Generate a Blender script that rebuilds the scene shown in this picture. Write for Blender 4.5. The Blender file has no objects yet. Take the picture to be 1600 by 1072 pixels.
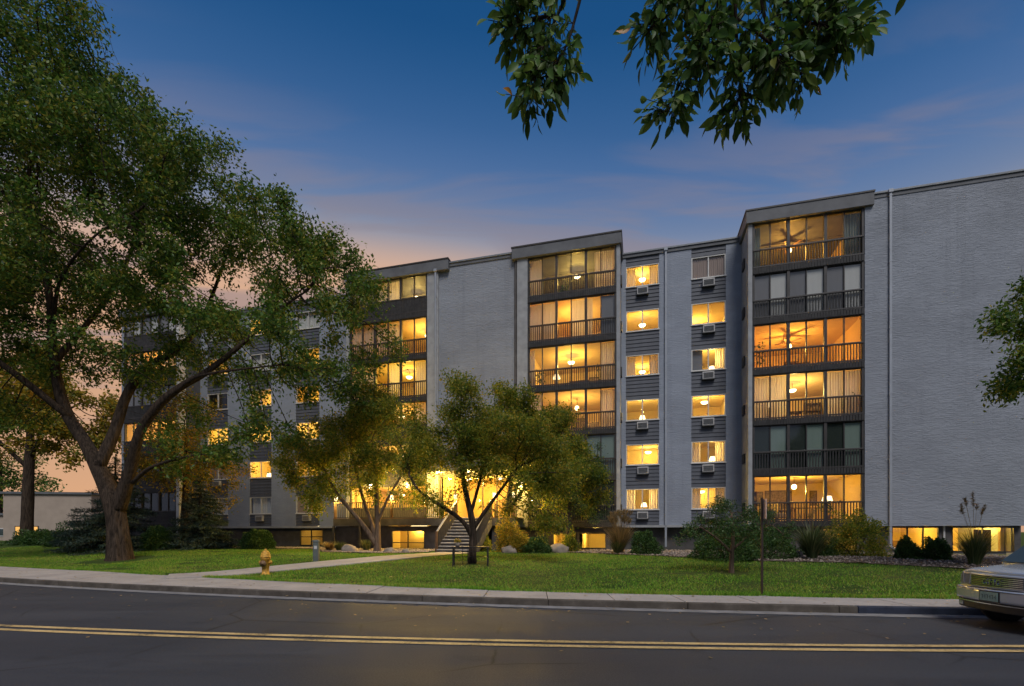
import bpy, bmesh, math, random
import numpy as np
from mathutils import Vector, Matrix, noise as mnoise

random.seed(7)
R = math.radians
scene = bpy.context.scene
COL = scene.collection

# ------------------------------------------------------------------ camera
cam_d = bpy.data.cameras.new("camera")
cam_d.sensor_width = 36.0
cam_d.lens = 36.0 * 750 / 1600
cam_d.shift_y = 294 / 1600
cam_d.clip_start = 0.05
cam_d.clip_end = 3000
cam = bpy.data.objects.new("camera", cam_d)
cam.location = (0, 0, 1.65)
cam.rotation_euler = (R(90), 0, 0)
COL.objects.link(cam)
scene.camera = cam

# ------------------------------------------------------------------ world (dusk sky)
SUN_EL, SUN_AZ = 54.0, 168.0          # soft skylight comes from behind the viewer
world = bpy.data.worlds.new("World")
scene.world = world
world.use_nodes = True
wn, wl = world.node_tree.nodes, world.node_tree.links
wn.clear()
def wnode(t, **kw):
    n = wn.new(t)
    for k, v in kw.items():
        setattr(n, k, v)
    return n
def wmath(op, a, b=None, clamp=False):
    n = wnode("ShaderNodeMath", operation=op, use_clamp=clamp)
    for i, v in enumerate((a, b)):
        if v is None:
            continue
        if isinstance(v, (int, float)):
            n.inputs[i].default_value = v
        else:
            wl.new(v, n.inputs[i])
    return n.outputs[0]
tc = wnode("ShaderNodeTexCoord")
sep = wnode("ShaderNodeSeparateXYZ")
wl.new(tc.outputs["Generated"], sep.inputs[0])
dotn = wnode("ShaderNodeVectorMath", operation="DOT_PRODUCT")
wl.new(tc.outputs["Generated"], dotn.inputs[0])
dotn.inputs[1].default_value = (-0.2, 0.98, 0.0)     # towards the afterglow
glow = wmath("POWER", wmath("MAXIMUM", dotn.outputs["Value"], 0.0), 6.0)
elev = wmath("SUBTRACT", sep.outputs["Z"], wmath("MULTIPLY", glow, 0.22))
ramp = wnode("ShaderNodeValToRGB")
ramp.color_ramp.interpolation = "B_SPLINE"
cr = ramp.color_ramp
stops = [(0.0, (.52, .30, .19)), (.26, (.60, .35, .22)), (.355, (.66, .40, .27)), (.395, (.46, .34, .30)),
         (.43, (.26, .27, .335)), (.47, (.135, .20, .34)), (.53, (.072, .150, .325)), (.60, (.034, .110, .275)), (.70, (.005, .066, .20)),
         (1.0, (.003, .045, .155))]
while len(cr.elements) < len(stops):
    cr.elements.new(.5)
for e, (p, c) in zip(cr.elements, stops):
    e.position = p
    e.color = (*c, 1)
wl.new(elev, ramp.inputs[0])
# away from the afterglow the low sky is a dull violet blue
anti = wnode("ShaderNodeMapRange", interpolation_type="SMOOTHSTEP")
wl.new(dotn.outputs["Value"], anti.inputs[0])
anti.inputs[1].default_value = .45
anti.inputs[2].default_value = -.35
lowm = wnode("ShaderNodeMapRange", interpolation_type="SMOOTHSTEP")
wl.new(sep.outputs["Z"], lowm.inputs[0])
lowm.inputs[1].default_value = .60
lowm.inputs[2].default_value = .35
amix = wnode("ShaderNodeMix", data_type="RGBA")
wl.new(wmath("MULTIPLY", anti.outputs[0], lowm.outputs[0]), amix.inputs["Factor"])
wl.new(ramp.outputs[0], amix.inputs["A"])
amix.inputs["B"].default_value = (.20, .235, .34, 1)
# streaked cloud layer: directions projected on a flat layer high above
zc = wmath("MAXIMUM", sep.outputs["Z"], 0.06)
cx = wmath("DIVIDE", sep.outputs["X"], zc)
cy = wmath("DIVIDE", sep.outputs["Y"], zc)
comb = wnode("ShaderNodeCombineXYZ")
wl.new(wmath("MULTIPLY", cx, 0.75), comb.inputs[0])
wl.new(wmath("MULTIPLY", cy, 3.1), comb.inputs[1])
cn = wnode("ShaderNodeTexNoise")
cn.inputs["Scale"].default_value = 1.5
cn.inputs["Detail"].default_value = 5
cn.inputs["Roughness"].default_value = .5
cn.inputs["Distortion"].default_value = .6
wl.new(comb.outputs[0], cn.inputs["Vector"])
cmask = wnode("ShaderNodeMapRange", interpolation_type="SMOOTHSTEP")
wl.new(cn.outputs["Fac"], cmask.inputs[0])
cmask.inputs[1].default_value = .45
cmask.inputs[2].default_value = .63
low = wnode("ShaderNodeMapRange", interpolation_type="SMOOTHSTEP")
wl.new(sep.outputs["Z"], low.inputs[0])
low.inputs[1].default_value = .68
low.inputs[2].default_value = .47
low.inputs[3].default_value = 0
low.inputs[4].default_value = .60
fade = wnode("ShaderNodeMapRange", interpolation_type="SMOOTHSTEP")
wl.new(sep.outputs["Z"], fade.inputs[0])
fade.inputs[1].default_value = .08
fade.inputs[2].default_value = .30
cm = wmath("MULTIPLY", wmath("MULTIPLY", cmask.outputs[0], low.outputs[0]), fade.outputs[0])
cmix = wnode("ShaderNodeMix", data_type="RGBA")
wl.new(cm, cmix.inputs["Factor"])
wl.new(amix.outputs["Result"], cmix.inputs["A"])
cmix.inputs["B"].default_value = (.245, .205, .235, 1)
sky = wnode("ShaderNodeTexSky", sky_type="NISHITA")
sky.sun_disc = False
sky.sun_elevation = R(2)
sky.sun_rotation = R(-38)
skm = wnode("ShaderNodeMix", data_type="RGBA", blend_type="ADD")
skm.inputs["Factor"].default_value = 0.004
wl.new(cmix.outputs["Result"], skm.inputs["A"])
wl.new(sky.outputs[0], skm.inputs["B"])
bg = wnode("ShaderNodeBackground")
bg.inputs["Strength"].default_value = 0.76
wl.new(skm.outputs["Result"], bg.inputs["Color"])
wo = wnode("ShaderNodeOutputWorld")
wl.new(bg.outputs[0], wo.inputs[0])

# ------------------------------------------------------------------ soft twilight "sun"
sd = bpy.data.lights.new("sun", "SUN")
sd.energy = 1.6
sd.angle = R(25)
sd.color = (1.0, .965, .92)
sun = bpy.data.objects.new("sun", sd)
COL.objects.link(sun)
az, el = R(SUN_AZ), R(SUN_EL)
sdir = Vector((math.sin(az) * math.cos(el), math.cos(az) * math.cos(el), math.sin(el)))
sun.rotation_euler = sdir.to_track_quat("Z", "Y").to_euler()
sun.location = (0, -10, 40)

scene.view_settings.view_transform = "Standard"
scene.view_settings.look = "None"
scene.view_settings.gamma = 1
scene.view_settings.exposure = 0.52
scene.render.engine = "CYCLES"
cy_ = scene.cycles
cy_.use_denoising = True
cy_.use_light_tree = True
cy_.max_bounces = 7
cy_.diffuse_bounces = 3
cy_.glossy_bounces = 3
cy_.transmission_bounces = 4
cy_.transparent_max_bounces = 12
cy_.sample_clamp_indirect = 4
cy_.caustics_reflective = False
cy_.caustics_refractive = False

# ------------------------------------------------------------------ helpers
def tag(o, label=None, cat=None, group=None, kind=None):
    if label: o["label"] = label
    if cat: o["category"] = cat
    if group: o["group"] = group
    if kind: o["kind"] = kind
    return o

def empty(name, loc=(0, 0, 0), rz=0, parent=None):
    o = bpy.data.objects.new(name, None)
    o.empty_display_size = .2
    o.location = loc
    o.rotation_euler = (0, 0, rz)
    COL.objects.link(o)
    if parent: o.parent = parent
    return o

def put(name, me, parent=None, loc=None, rot=None):
    o = bpy.data.objects.new(name, me)
    COL.objects.link(o)
    if parent: o.parent = parent
    if loc is not None: o.location = loc
    if rot is not None: o.rotation_euler = rot
    return o

class MB:
    def __init__(self):
        self.v, self.f, self.m = [], [], []
        self.mi = 0
    def add(self, vs, fs):
        b = len(self.v)
        self.v += [tuple(p) for p in vs]
        self.f += [tuple(i + b for i in f) for f in fs]
        self.m += [self.mi] * len(fs)
        return self
    def box(self, x0, x1, y0, y1, z0, z1):
        return self.add([(x0, y0, z0), (x1, y0, z0), (x1, y1, z0), (x0, y1, z0),
                         (x0, y0, z1), (x1, y0, z1), (x1, y1, z1), (x0, y1, z1)],
                        [(0, 3, 2, 1), (4, 5, 6, 7), (0, 1, 5, 4), (1, 2, 6, 5), (2, 3, 7, 6), (3, 0, 4, 7)])
    def bar(self, a, b, w, h=None):
        a, b = Vector(a), Vector(b)
        h = h or w
        d = (b - a).normalized()
        up = Vector((0, 0, 1)) if abs(d.z) < .95 else Vector((0, 1, 0))
        s = d.cross(up).normalized() * (w / 2)
        t = s.cross(d).normalized() * (h / 2)
        vs = []
        for p in (a, b):
            vs += [p - s - t, p + s - t, p + s + t, p - s + t]
        return self.add(vs, [(0, 1, 2, 3)[::-1], (4, 5, 6, 7), (0, 1, 5, 4), (1, 2, 6, 5), (2, 3, 7, 6), (3, 0, 4, 7)])
    def tube(self, pts, rad, n=10, cap=True, ridge=0, seed=0):
        pts = [Vector(p) for p in pts]
        rings = []
        pd = None
        for i, p in enumerate(pts):
            d = (pts[min(i + 1, len(pts) - 1)] - pts[max(i - 1, 0)]).normalized()
            if pd is None:
                s = d.cross(Vector((.3, 1, .1))).normalized()
            else:
                s = (ps - d * ps.dot(d)).normalized()
            t = d.cross(s)
            r = rad[i] if hasattr(rad, "__len__") else rad
            ring = []
            for k in range(n):
                a = 2 * math.pi * k / n
                rr = r
                if ridge:
                    q = Vector((math.cos(a) * 2.2, math.sin(a) * 2.2, p.z * .35 + seed))
                    rr *= 1 + ridge * mnoise.noise(q * 1.7)
                ring.append(p + (s * math.cos(a) + t * math.sin(a)) * rr)
            rings.append(ring)
            pd, ps = d, s
        vs = [v for ring in rings for v in ring]
        fs = []
        for i in range(len(rings) - 1):
            for k in range(n):
                k2 = (k + 1) % n
                fs.append((i * n + k, i * n + k2, (i + 1) * n + k2, (i + 1) * n + k))
        if cap:
            fs.append(tuple(range(n))[::-1])
            fs.append(tuple((len(rings) - 1) * n + k for k in range(n)))
        return self.add(vs, fs)
    def lathe(self, prof, n=20, c=(0, 0, 0)):
        vs, fs = [], []
        for r, z in prof:
            for k in range(n):
                a = 2 * math.pi * k / n
                vs.append((c[0] + r * math.cos(a), c[1] + r * math.sin(a), c[2] + z))
        for i in range(len(prof) - 1):
            for k in range(n):
                k2 = (k + 1) % n
                fs.append((i * n + k, i * n + k2, (i + 1) * n + k2, (i + 1) * n + k))
        fs.append(tuple(range(n))[::-1])
        fs.append(tuple((len(prof) - 1) * n + k for k in range(n)))
        return self.add(vs, fs)
    def mesh(self, name, mats, smooth=False):
        me = bpy.data.meshes.new(name)
        me.from_pydata(self.v, [], self.f)
        for m in (mats if isinstance(mats, (list, tuple)) else [mats]):
            me.materials.append(m)
        if any(self.m):
            me.polygons.foreach_set("material_index", self.m)
        if smooth:
            me.polygons.foreach_set("use_smooth", [True] * len(self.f))
        me.update()
        return me
    def build(self, name, mats, parent=None, smooth=False, loc=None, rot=None):
        return put(name, self.mesh(name, mats, smooth), parent, loc, rot)

def bevel(o, w, seg=2):
    m = o.modifiers.new("bevel", "BEVEL")
    m.width = w
    m.segments = seg
    m.limit_method = "ANGLE"
    return o

def np_mesh(name, verts, faces, mat, smooth=False):
    """verts (N,3), faces (M,k) arrays of equal-sided faces"""
    me = bpy.data.meshes.new(name)
    nv, nf, k = len(verts), len(faces), faces.shape[1]
    me.vertices.add(nv)
    me.vertices.foreach_set("co", np.asarray(verts, np.float32).ravel())
    me.loops.add(nf * k)
    me.loops.foreach_set("vertex_index", np.asarray(faces, np.int32).ravel())
    me.polygons.add(nf)
    me.polygons.foreach_set("loop_start", np.arange(0, nf * k, k, dtype=np.int32))
    if smooth:
        me.polygons.foreach_set("use_smooth", np.ones(nf, bool))
    me.materials.append(mat)
    me.update(calc_edges=True)
    return me

# ------------------------------------------------------------------ materials
class NT:
    def __init__(self, name):
        self.mat = bpy.data.materials.new(name)
        self.mat.use_nodes = True
        self.n, self.l = self.mat.node_tree.nodes, self.mat.node_tree.links
        self.n.clear()
        self.out = self.n.new("ShaderNodeOutputMaterial")
    def node(self, t, ins=None, **kw):
        n = self.n.new(t)
        for k, v in kw.items():
            setattr(n, k, v)
        for k, v in (ins or {}).items():
            if hasattr(v, "is_output") or isinstance(v, bpy.types.NodeSocket):
                self.l.new(v, n.inputs[k])
            else:
                n.inputs[k].default_value = v
        return n
    def noise(self, vec, scale, detail=4, rough=.55, dist=0):
        return self.node("ShaderNodeTexNoise", {"Vector": vec, "Scale": scale, "Detail": detail, "Roughness": rough, "Distortion": dist}).outputs["Fac"]
    def ramp(self, fac, stops, interp="LINEAR"):
        r = self.node("ShaderNodeValToRGB", {0: fac})
        c = r.color_ramp
        c.interpolation = interp
        while len(c.elements) < len(stops):
            c.elements.new(.5)
        for e, (p, col) in zip(c.elements, stops):
            e.position = p
            e.color = (*col, 1) if len(col) == 3 else col
        return r.outputs[0]
    def mix(self, f, a, b, blend="MIX"):
        n = self.node("ShaderNodeMix", data_type="RGBA", blend_type=blend)
        for k, v in (("Factor", f), ("A", a), ("B", b)):
            if isinstance(v, bpy.types.NodeSocket):
                self.l.new(v, n.inputs[k])
            elif k == "Factor":
                n.inputs[k].default_value = v
            else:
                n.inputs[k].default_value = (*v, 1)
        return n.outputs["Result"]
    def math(self, op, a, b=0.0):
        return self.node("ShaderNodeMath", {0: a, 1: b}, operation=op).outputs[0]
    def bump(self, h, strength=.4, dist=.02, normal=None):
        n = self.node("ShaderNodeBump", {"Height": h, "Strength": strength, "Distance": dist})
        if normal is not None:
            self.l.new(normal, n.inputs["Normal"])
        return n.outputs[0]
    def vec(self, scale=(1, 1, 1), which="Object"):
        t = self.node("ShaderNodeTexCoord")
        m = self.node("ShaderNodeMapping", {"Vector": t.outputs[which], "Scale": scale})
        return m.outputs[0]
    def pbsdf(self, col, rough=.6, metal=0.0, normal=None, spec=.5, **extra):
        p = self.node("ShaderNodeBsdfPrincipled")
        for k, v in (("Base Color", col), ("Roughness", rough), ("Metallic", metal), ("Specular IOR Level", spec)):
            if isinstance(v, bpy.types.NodeSocket):
                self.l.new(v, p.inputs[k])
            else:
                p.inputs[k].default_value = (*v, 1) if k == "Base Color" else v
        for k, v in extra.items():
            p.inputs[k.replace("_", " ")].default_value = v
        if normal is not None:
            self.l.new(normal, p.inputs["Normal"])
        return p.outputs[0]
    def done(self, sh):
        self.l.new(sh, self.out.inputs[0])
        return self.mat

def simple(name, col, rough=.6, metal=0, var=.12, nscale=6, bump=0, spec=.5, bscale=30):
    t = NT(name)
    v = t.vec()
    f = t.noise(v, nscale, 5)
    a = tuple(c * (1 - var) for c in col)
    b = tuple(min(1, c * (1 + var)) for c in col)
    c = t.ramp(f, [(.3, a), (.7, b)])
    nrm = t.bump(t.noise(v, bscale, 4), bump, .01) if bump else None
    return t.done(t.pbsdf(c, rough, metal, nrm, spec))

def emit(name, col, strength):
    t = NT(name)
    e = t.node("ShaderNodeEmission", {"Color": (*col, 1), "Strength": strength})
    return t.done(e.outputs[0])

def leaf_mat(name, stops, trans=.35, rough=.5):
    t = NT(name)
    g = t.node("ShaderNodeNewGeometry")
    v = t.vec((1, 1, 1))
    patch = t.noise(v, .55, 3)
    f = t.math("ADD", t.math("MULTIPLY", g.outputs["Random Per Island"], .62), t.math("MULTIPLY", patch, .5))
    c = t.ramp(f, stops)
    p = t.pbsdf(c, rough, spec=.35)
    tr = t.node("ShaderNodeBsdfTranslucent", {"Color": c})
    m = t.node("ShaderNodeMixShader", {0: trans, 1: p, 2: tr.outputs[0]})
    return t.done(m.outputs[0])

M = {}
# painted brick: coursed relief with squeezed mortar
def brick_mat(name, col, relief=.55, squeeze=.9):
    t = NT(name)
    v = t.vec()
    sx = t.node("ShaderNodeSeparateXYZ", {0: v})
    uv = t.node("ShaderNodeCombineXYZ", {0: t.math("ADD", sx.outputs[0], sx.outputs[1]), 1: sx.outputs[2]}).outputs[0]
    br = t.node("ShaderNodeTexBrick", {"Vector": uv, "Scale": 1.0, "Mortar Size": .012, "Mortar Smooth": .5,
                                      "Brick Width": .30, "Row Height": .10, "Color1": (1, 1, 1, 1), "Color2": (.86, .86, .86, 1), "Mortar": (.0, .0, .0, 1)})
    streak = t.noise(t.vec((1.5, 1.5, 6.5)), 1.5, 8, .66, 1.6)
    ridge = t.ramp(streak, [(.40, (0, 0, 0)), (.52, (.35, .35, .35)), (.60, (1, 1, 1)), (.72, (.55, .55, .55))])
    big = t.noise(v, .35, 4)
    h = t.mix(.62, br.outputs["Color"], ridge, "MIX")
    nrm = t.bump(h, relief, .03)
    nrm = t.bump(ridge, squeeze * .5, .03, nrm)
    tone = t.ramp(big, [(.3, tuple(c * .88 for c in col)), (.7, tuple(c * 1.08 for c in col))])
    tone = t.mix(t.math("MULTIPLY", br.outputs["Fac"], .16), tone, tuple(c * .6 for c in col))
    drip = t.noise(t.vec((1.7, 1.7, .10)), 1.3, 6, .65, .4)
    tone = t.mix(t.ramp(drip, [(.54, (0, 0, 0)), (.76, (.42, .42, .42))]), tone, tuple(c * .6 for c in col))
    blotch = t.noise(t.vec((.5, .5, 1.1)), .9, 6, .65)
    tone = t.mix(t.ramp(blotch, [(.48, (0, 0, 0)), (.70, (.55, .55, .55))]), tone, tuple(min(1, c * 1.22) for c in col))
    return t.done(t.pbsdf(tone, .75, 0, nrm, .25))
M["brick"] = brick_mat("painted_brick", (.285, .302, .34), .22, .75)
M["brick_flat"] = brick_mat("painted_brick_even", (.285, .31, .365), .30, .25)
M["pilaster"] = simple("pilaster_paint", (.33, .335, .345), .8, 0, .16, 2.5, .5, .25, 14)
M["siding"] = simple("siding_paint", (.095, .10, .118), .6, 0, .15, 3, .15, .3)
M["panel"] = simple("balcony_wood", (.040, .038, .038), .7, 0, .3, 5, .3, .3, 18)
M["frame_dark"] = simple("bronze_frame", (.045, .040, .038), .5, 0, .25, 5, .05, .4)
M["fascia"] = simple("fascia_paint", (.135, .137, .145), .65, 0, .18, 1.6, .2, .3, 12)
M["cap"] = simple("parapet_metal", (.20, .21, .225), .5, .1, .15, 2)
M["base"] = simple("basement_wall", (.10, .092, .09), .8, 0, .25, 2.5, .4, .2, 16)
M["white"] = simple("white_trim", (.62, .60, .57), .5, 0, .08, 5)
M["spout"] = simple("downspout_paint", (.33, .35, .39), .5, .1, .1, 3)
M["spout_white"] = simple("downspout_white", (.62, .63, .65), .5, .1, .1, 3)
M["roof"] = simple("roof_gravel", (.16, .155, .15), .95, 0, .3, 40, .3, .1)
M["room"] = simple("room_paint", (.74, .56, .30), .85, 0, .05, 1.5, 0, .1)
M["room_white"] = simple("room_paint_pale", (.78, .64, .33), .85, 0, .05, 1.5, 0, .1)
M["room_unlit"] = simple("unlit_room_shade", (.20, .19, .19), .9, 0, .1, 1.5, 0, .1)  # wall colour of unlit rooms, darkened so their shade is in the colour
M["floor_in"] = simple("carpet", (.30, .22, .15), .95, 0, .2, 8, 0, .1)
M["wood"] = simple("furniture_wood", (.13, .07, .035), .5, 0, .25, 7)
M["cloth"] = simple("armchair_cloth", (.16, .12, .10), .9, 0, .2, 10)
M["picture"] = simple("picture_print", (.22, .16, .11), .6, 0, .7, 9)
M["ac"] = simple("ac_case", (.50, .48, .46), .5, .1, .12, 8)
M["ac_dark"] = simple("ac_grille", (.05, .05, .05), .6)
M["concrete"] = simple("concrete", (.36, .335, .31), .9, 0, .2, 2.2, .35, .2, 60)
M["lamp"] = emit("lamp_glow", (1.0, .72, .36), 9.0)
M["shade"] = emit("lampshade_glow", (1.0, .74, .38), 3.2)
M["amber"] = emit("amber_window_glow", (1.0, .52, .14), .75)
M["tube"] = emit("tube_glow", (1.0, .78, .36), 5.0)

def glass_mat(name, tint, refl=-.012):
    t = NT(name)
    gm = t.node("ShaderNodeNewGeometry")
    ior = t.math("SUBTRACT", 1.5, t.math("MULTIPLY", gm.outputs["Backfacing"], 1.5 - 1 / 1.5))
    fr = t.node("ShaderNodeFresnel", {"IOR": ior})
    tr = t.node("ShaderNodeBsdfTransparent", {"Color": (*tint, 1)})
    gl = t.node("ShaderNodeBsdfGlossy", {"Color": (1, 1, 1, 1), "Roughness": .02})
    f = t.math("ADD", fr.outputs[0], refl)
    m = t.node("ShaderNodeMixShader", {0: f, 1: tr.outputs[0], 2: gl.outputs[0]})
    return t.done(m.outputs[0])
M["glass"] = glass_mat("window_glass", (.93, .93, .91))
M["glass_warm"] = glass_mat("bronze_glass", (.96, .88, .76))

def cloth_mat(name, col, trans=.5):
    t = NT(name)
    v = t.vec((1, 1, .05))
    c = t.mix(t.noise(v, 9, 3), tuple(x * .82 for x in col), col)
    d = t.node("ShaderNodeBsdfDiffuse", {"Color": c})
    tr = t.node("ShaderNodeBsdfTranslucent", {"Color": c})
    m = t.node("ShaderNodeMixShader", {0: trans, 1: d.outputs[0], 2: tr.outputs[0]})
    return t.done(m.outputs[0])
M["sheer"] = cloth_mat("sheer_curtain", (.82, .74, .66), .5)
M["curtain_teal"] = cloth_mat("teal_curtain", (.22, .27, .27), .15)
M["blind_white"] = cloth_mat("white_blind", (.74, .74, .76), .05)
M["blind_grey"] = cloth_mat("grey_blind", (.27, .27, .30), .05)
M["blind_dark"] = cloth_mat("dark_green_blind", (.045, .058, .056), .03)
M["blind_green"] = cloth_mat("pale_green_blind", (.26, .34, .32), .03)
M["blind_pink"] = cloth_mat("pinkish_blind", (.52, .41, .38), .1)

# asphalt
t = NT("asphalt")
v = t.vec()
big = t.noise(t.vec((.22, 1.3, 1)), .8, 6, .6, .4)
fine = t.noise(v, 48, 4, .75)
c = t.ramp(big, [(.32, (.015, .017, .023)), (.5, (.026, .028, .036)), (.68, (.044, .046, .055))])
c = t.mix(t.ramp(fine, [(.35, (0, 0, 0)), (.75, (1, 1, 1))]), c, (.064, .066, .075))
blot = t.noise(v, 1.1, 4, .6)
c = t.mix(t.ramp(blot, [(.60, (0, 0, 0)), (.74, (.65, .65, .65))]), c, (.022, .022, .024))
vor = t.node("ShaderNodeTexVoronoi", {"Vector": t.mix(.12, v, t.node("ShaderNodeTexNoise", {"Vector": v, "Scale": 1.2}).outputs["Color"]), "Scale": .33}, feature="DISTANCE_TO_EDGE")
crack = t.ramp(vor.outputs["Distance"], [(0, (1, 1, 1)), (.009, (0, 0, 0))])
cm_ = t.math("MULTIPLY", crack, t.ramp(t.noise(v, .3, 2), [(.46, (0, 0, 0)), (.54, (1, 1, 1))]))
c = t.mix(cm_, c, (.012, .012, .012))
nrm = t.bump(fine, .5, .01)
rr = t.ramp(big, [(.3, (.62, .62, .62)), (.7, (.8, .8, .8))])
M["asphalt"] = t.done(t.pbsdf(c, rr, 0, nrm, .4))
# worn yellow paint
t = NT("yellow_paint")
v = t.vec()
w = t.math("MULTIPLY", t.noise(v, 22, 5, .7), t.noise(v, 1.5, 3))
c = t.ramp(w, [(.13, (.10, .085, .06)), (.21, (.50, .34, .14)), (.30, (.66, .46, .20)), (.45, (.74, .54, .26))])
M["yellow"] = t.done(t.pbsdf(c, .65, 0, t.bump(t.noise(v, 90), .3, .005), .3))
# sidewalk concrete with stains
t = NT("sidewalk_concrete")
v = t.vec(which="Object")
oi = t.node("ShaderNodeObjectInfo")
c = t.ramp(t.noise(v, 1.1, 5), [(.25, (.28, .245, .225)), (.75, (.44, .39, .355))])
c = t.mix(t.math("MULTIPLY", oi.outputs["Random"], .35), c, (.44, .40, .36))
c = t.mix(t.ramp(t.noise(v, 9, 4), [(.58, (0, 0, 0)), (.72, (.5, .5, .5))]), c, (.17, .15, .13))
M["sidewalk"] = t.done(t.pbsdf(c, .9, 0, t.bump(t.noise(v, 70, 4), .3, .006), .2))
t = NT("kerb_concrete")
v = t.vec()
c = t.ramp(t.noise(v, 2.2, 6, .65), [(.3, (.055, .046, .038)), (.55, (.10, .085, .07)), (.8, (.19, .165, .14))])
M["kerb"] = t.done(t.pbsdf(c, .9, 0, t.bump(t.noise(v, 30, 5), .5, .01), .2))
M["kerb_blue"] = simple("painted_kerb", (.028, .034, .055), .7, 0, .35, 5, .3, .3)
M["gutter"] = simple("gutter_concrete", (.23, .215, .205), .9, 0, .3, 3, .3, .2)
# lawn soil / turf
t = NT("turf")
v = t.vec()
c = t.ramp(t.noise(v, .5, 5), [(.3, (.045, .085, .016)), (.55, (.075, .105, .025)), (.75, (.13, .115, .045))])
c = t.mix(t.noise(v, 40, 3), c, (.03, .06, .01))
M["turf"] = t.done(t.pbsdf(c, .95, 0, t.bump(t.noise(v, 50, 5, .7), .8, .05), .1))
def grass_mat(name, stops):
    t = NT(name)
    g = t.node("ShaderNodeNewGeometry")
    v = t.vec()
    f = t.math("ADD", t.math("MULTIPLY", g.outputs["Random Per Island"], .45), t.math("MULTIPLY", t.noise(t.vec((.5, 1.3, 1)), .55, 5, .6), .75))
    c = t.ramp(f, stops)
    p = t.pbsdf(c, .6, spec=.25)
    tr = t.node("ShaderNodeBsdfTranslucent", {"Color": c})
    return t.done(t.node("ShaderNodeMixShader", {0: .3, 1: p, 2: tr.outputs[0]}).outputs[0])
M["grass"] = grass_mat("grass_blades", [(.22, (.035, .13, .010)), (.42, (.11, .28, .020)), (.60, (.20, .41, .034)), (.82, (.40, .38, .08))])
M["mulch"] = simple("mulch", (.10, .075, .058), .95, 0, .5, 14, .9, .1, 22)
M["pebble"] = NT("pebbles")
_t = M["pebble"]
_g = _t.node("ShaderNodeNewGeometry")
M["pebble"] = _t.done(_t.pbsdf(_t.ramp(_g.outputs["Random Per Island"], [(0, (.16, .125, .10)), (.5, (.30, .235, .19)), (1, (.42, .35, .29))]), .85))
M["rock"] = simple("boulder", (.26, .215, .175), .9, 0, .3, 3, .8, .2, 9)
# bark
def bark_mat(name, dark, lite):
    t = NT(name)
    v = t.vec((9, 9, 1.3))
    n1 = t.noise(v, 1.5, 6, .65, .5)
    c = t.ramp(n1, [(.35, dark), (.65, lite)])
    return t.done(t.pbsdf(c, .95, 0, t.bump(n1, 1.0, .08), .15))
M["bark"] = bark_mat("bark", (.018, .013, .010), (.085, .060, .043))
M["bark_pale"] = bark_mat("smooth_bark", (.09, .06, .042), (.21, .145, .10))
M["leaf"] = leaf_mat("elm_leaves", [(.22, (.034, .090, .014)), (.5, (.080, .165, .022)), (.72, (.170, .230, .032)), (.92, (.36, .29, .04))], .40)
M["leaf_gold"] = leaf_mat("golden_leaves", [(.25, (.11, .15, .02)), (.5, (.28, .25, .03)), (.7, (.52, .36, .035)), (.95, (.60, .27, .03))], .5)
M["leaf_mid"] = leaf_mat("ornamental_leaves", [(.22, (.065, .125, .016)), (.5, (.165, .225, .028)), (.75, (.34, .31, .036)), (.95, (.50, .33, .04))], .58)
M["leaf_dark"] = leaf_mat("dark_leaves", [(.25, (0.023, 0.061, 0.014)), (.6, (0.052, 0.116, 0.026)), (.95, (0.109, 0.167, 0.036))], .28)
M["needle"] = leaf_mat("spruce_needles", [(.25, (0.021, 0.042, 0.031)), (.6, (0.042, 0.075, 0.055)), (.95, (0.098, 0.130, 0.098))], .1)
M["leaf_near"] = leaf_mat("ash_leaflets", [(.25, (0.047, 0.109, 0.022)), (.6, (0.094, 0.187, 0.031)), (.85, (0.187, 0.265, 0.047)), (.95, (0.468, 0.234, 0.047))], .4)
M["straw"] = leaf_mat("dry_grass", [(.25, (0.150, 0.125, 0.050)), (.6, (0.325, 0.225, 0.100)), (.95, (0.475, 0.312, 0.163))], .35)
M["blade"] = leaf_mat("green_blades", [(.25, (0.052, 0.085, 0.026)), (.6, (0.098, 0.130, 0.046)), (.95, (0.221, 0.208, 0.091))], .3)
M["hydrant"] = simple("hydrant_paint", (.56, .29, .04), .6, 0, .5, 16, .5, .35, 25)
M["hydrant_rust"] = simple("hydrant_outlet", (.20, .11, .05), .6, 0, .4, 14, .3)
M["metal_black"] = simple("black_metal", (.022, .020, .020), .45, .3, .2, 6)
M["pole_rust"] = simple("sign_post", (.035, .022, .018), .6, .3, .3, 8)
M["sign_back"] = simple("sign_metal", (.55, .40, .38), .45, .2, .15, 9)
M["pedestal"] = simple("pedestal_plastic", (.10, .115, .105), .6, 0, .15, 6)
M["car"] = NT("car_paint")
_t = M["car"]
M["car"] = _t.done(_t.pbsdf((.52, .57, .65), .25, .45, None, .5, Coat_Weight=.6, Coat_Roughness=.06))
M["car_dark"] = simple("car_plastic", (.018, .018, .020), .55)
M["chrome"] = simple("chrome", (.7, .7, .72), .15, 1.0, .05)
M["tyre"] = simple("tyre", (.015, .015, .016), .85)
M["plate"] = simple("plate_paint", (.25, .40, .38), .4, 0, .2, 30)
M["plate_ink"] = simple("plate_ink", (.06, .12, .13), .5)
M["beige"] = simple("beige_stucco", (.40, .32, .26), .85, 0, .08, 1.2, .2, .2)

# ------------------------------------------------------------------ terrain functions
def yk(x):
    a, b, c = 10.76, -.1995, .00532
    if x < -20: return yk(-20) + (b - 40 * c) * (x + 20)
    if x > 12: return yk(12) + (b + 24 * c) * (x - 12)
    return a + b * x + c * x * x
def back(x):
    return yk(x) + .15 + 1.2 + (min(1.6, -x * .1) if x < 0 else 0)
def sm(t):
    t = max(0, min(1, t))
    return t * t * (3 - 2 * t)
def gz(x, y):
    return .15 + .42 * sm((y - back(x)) / 8.5)

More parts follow.
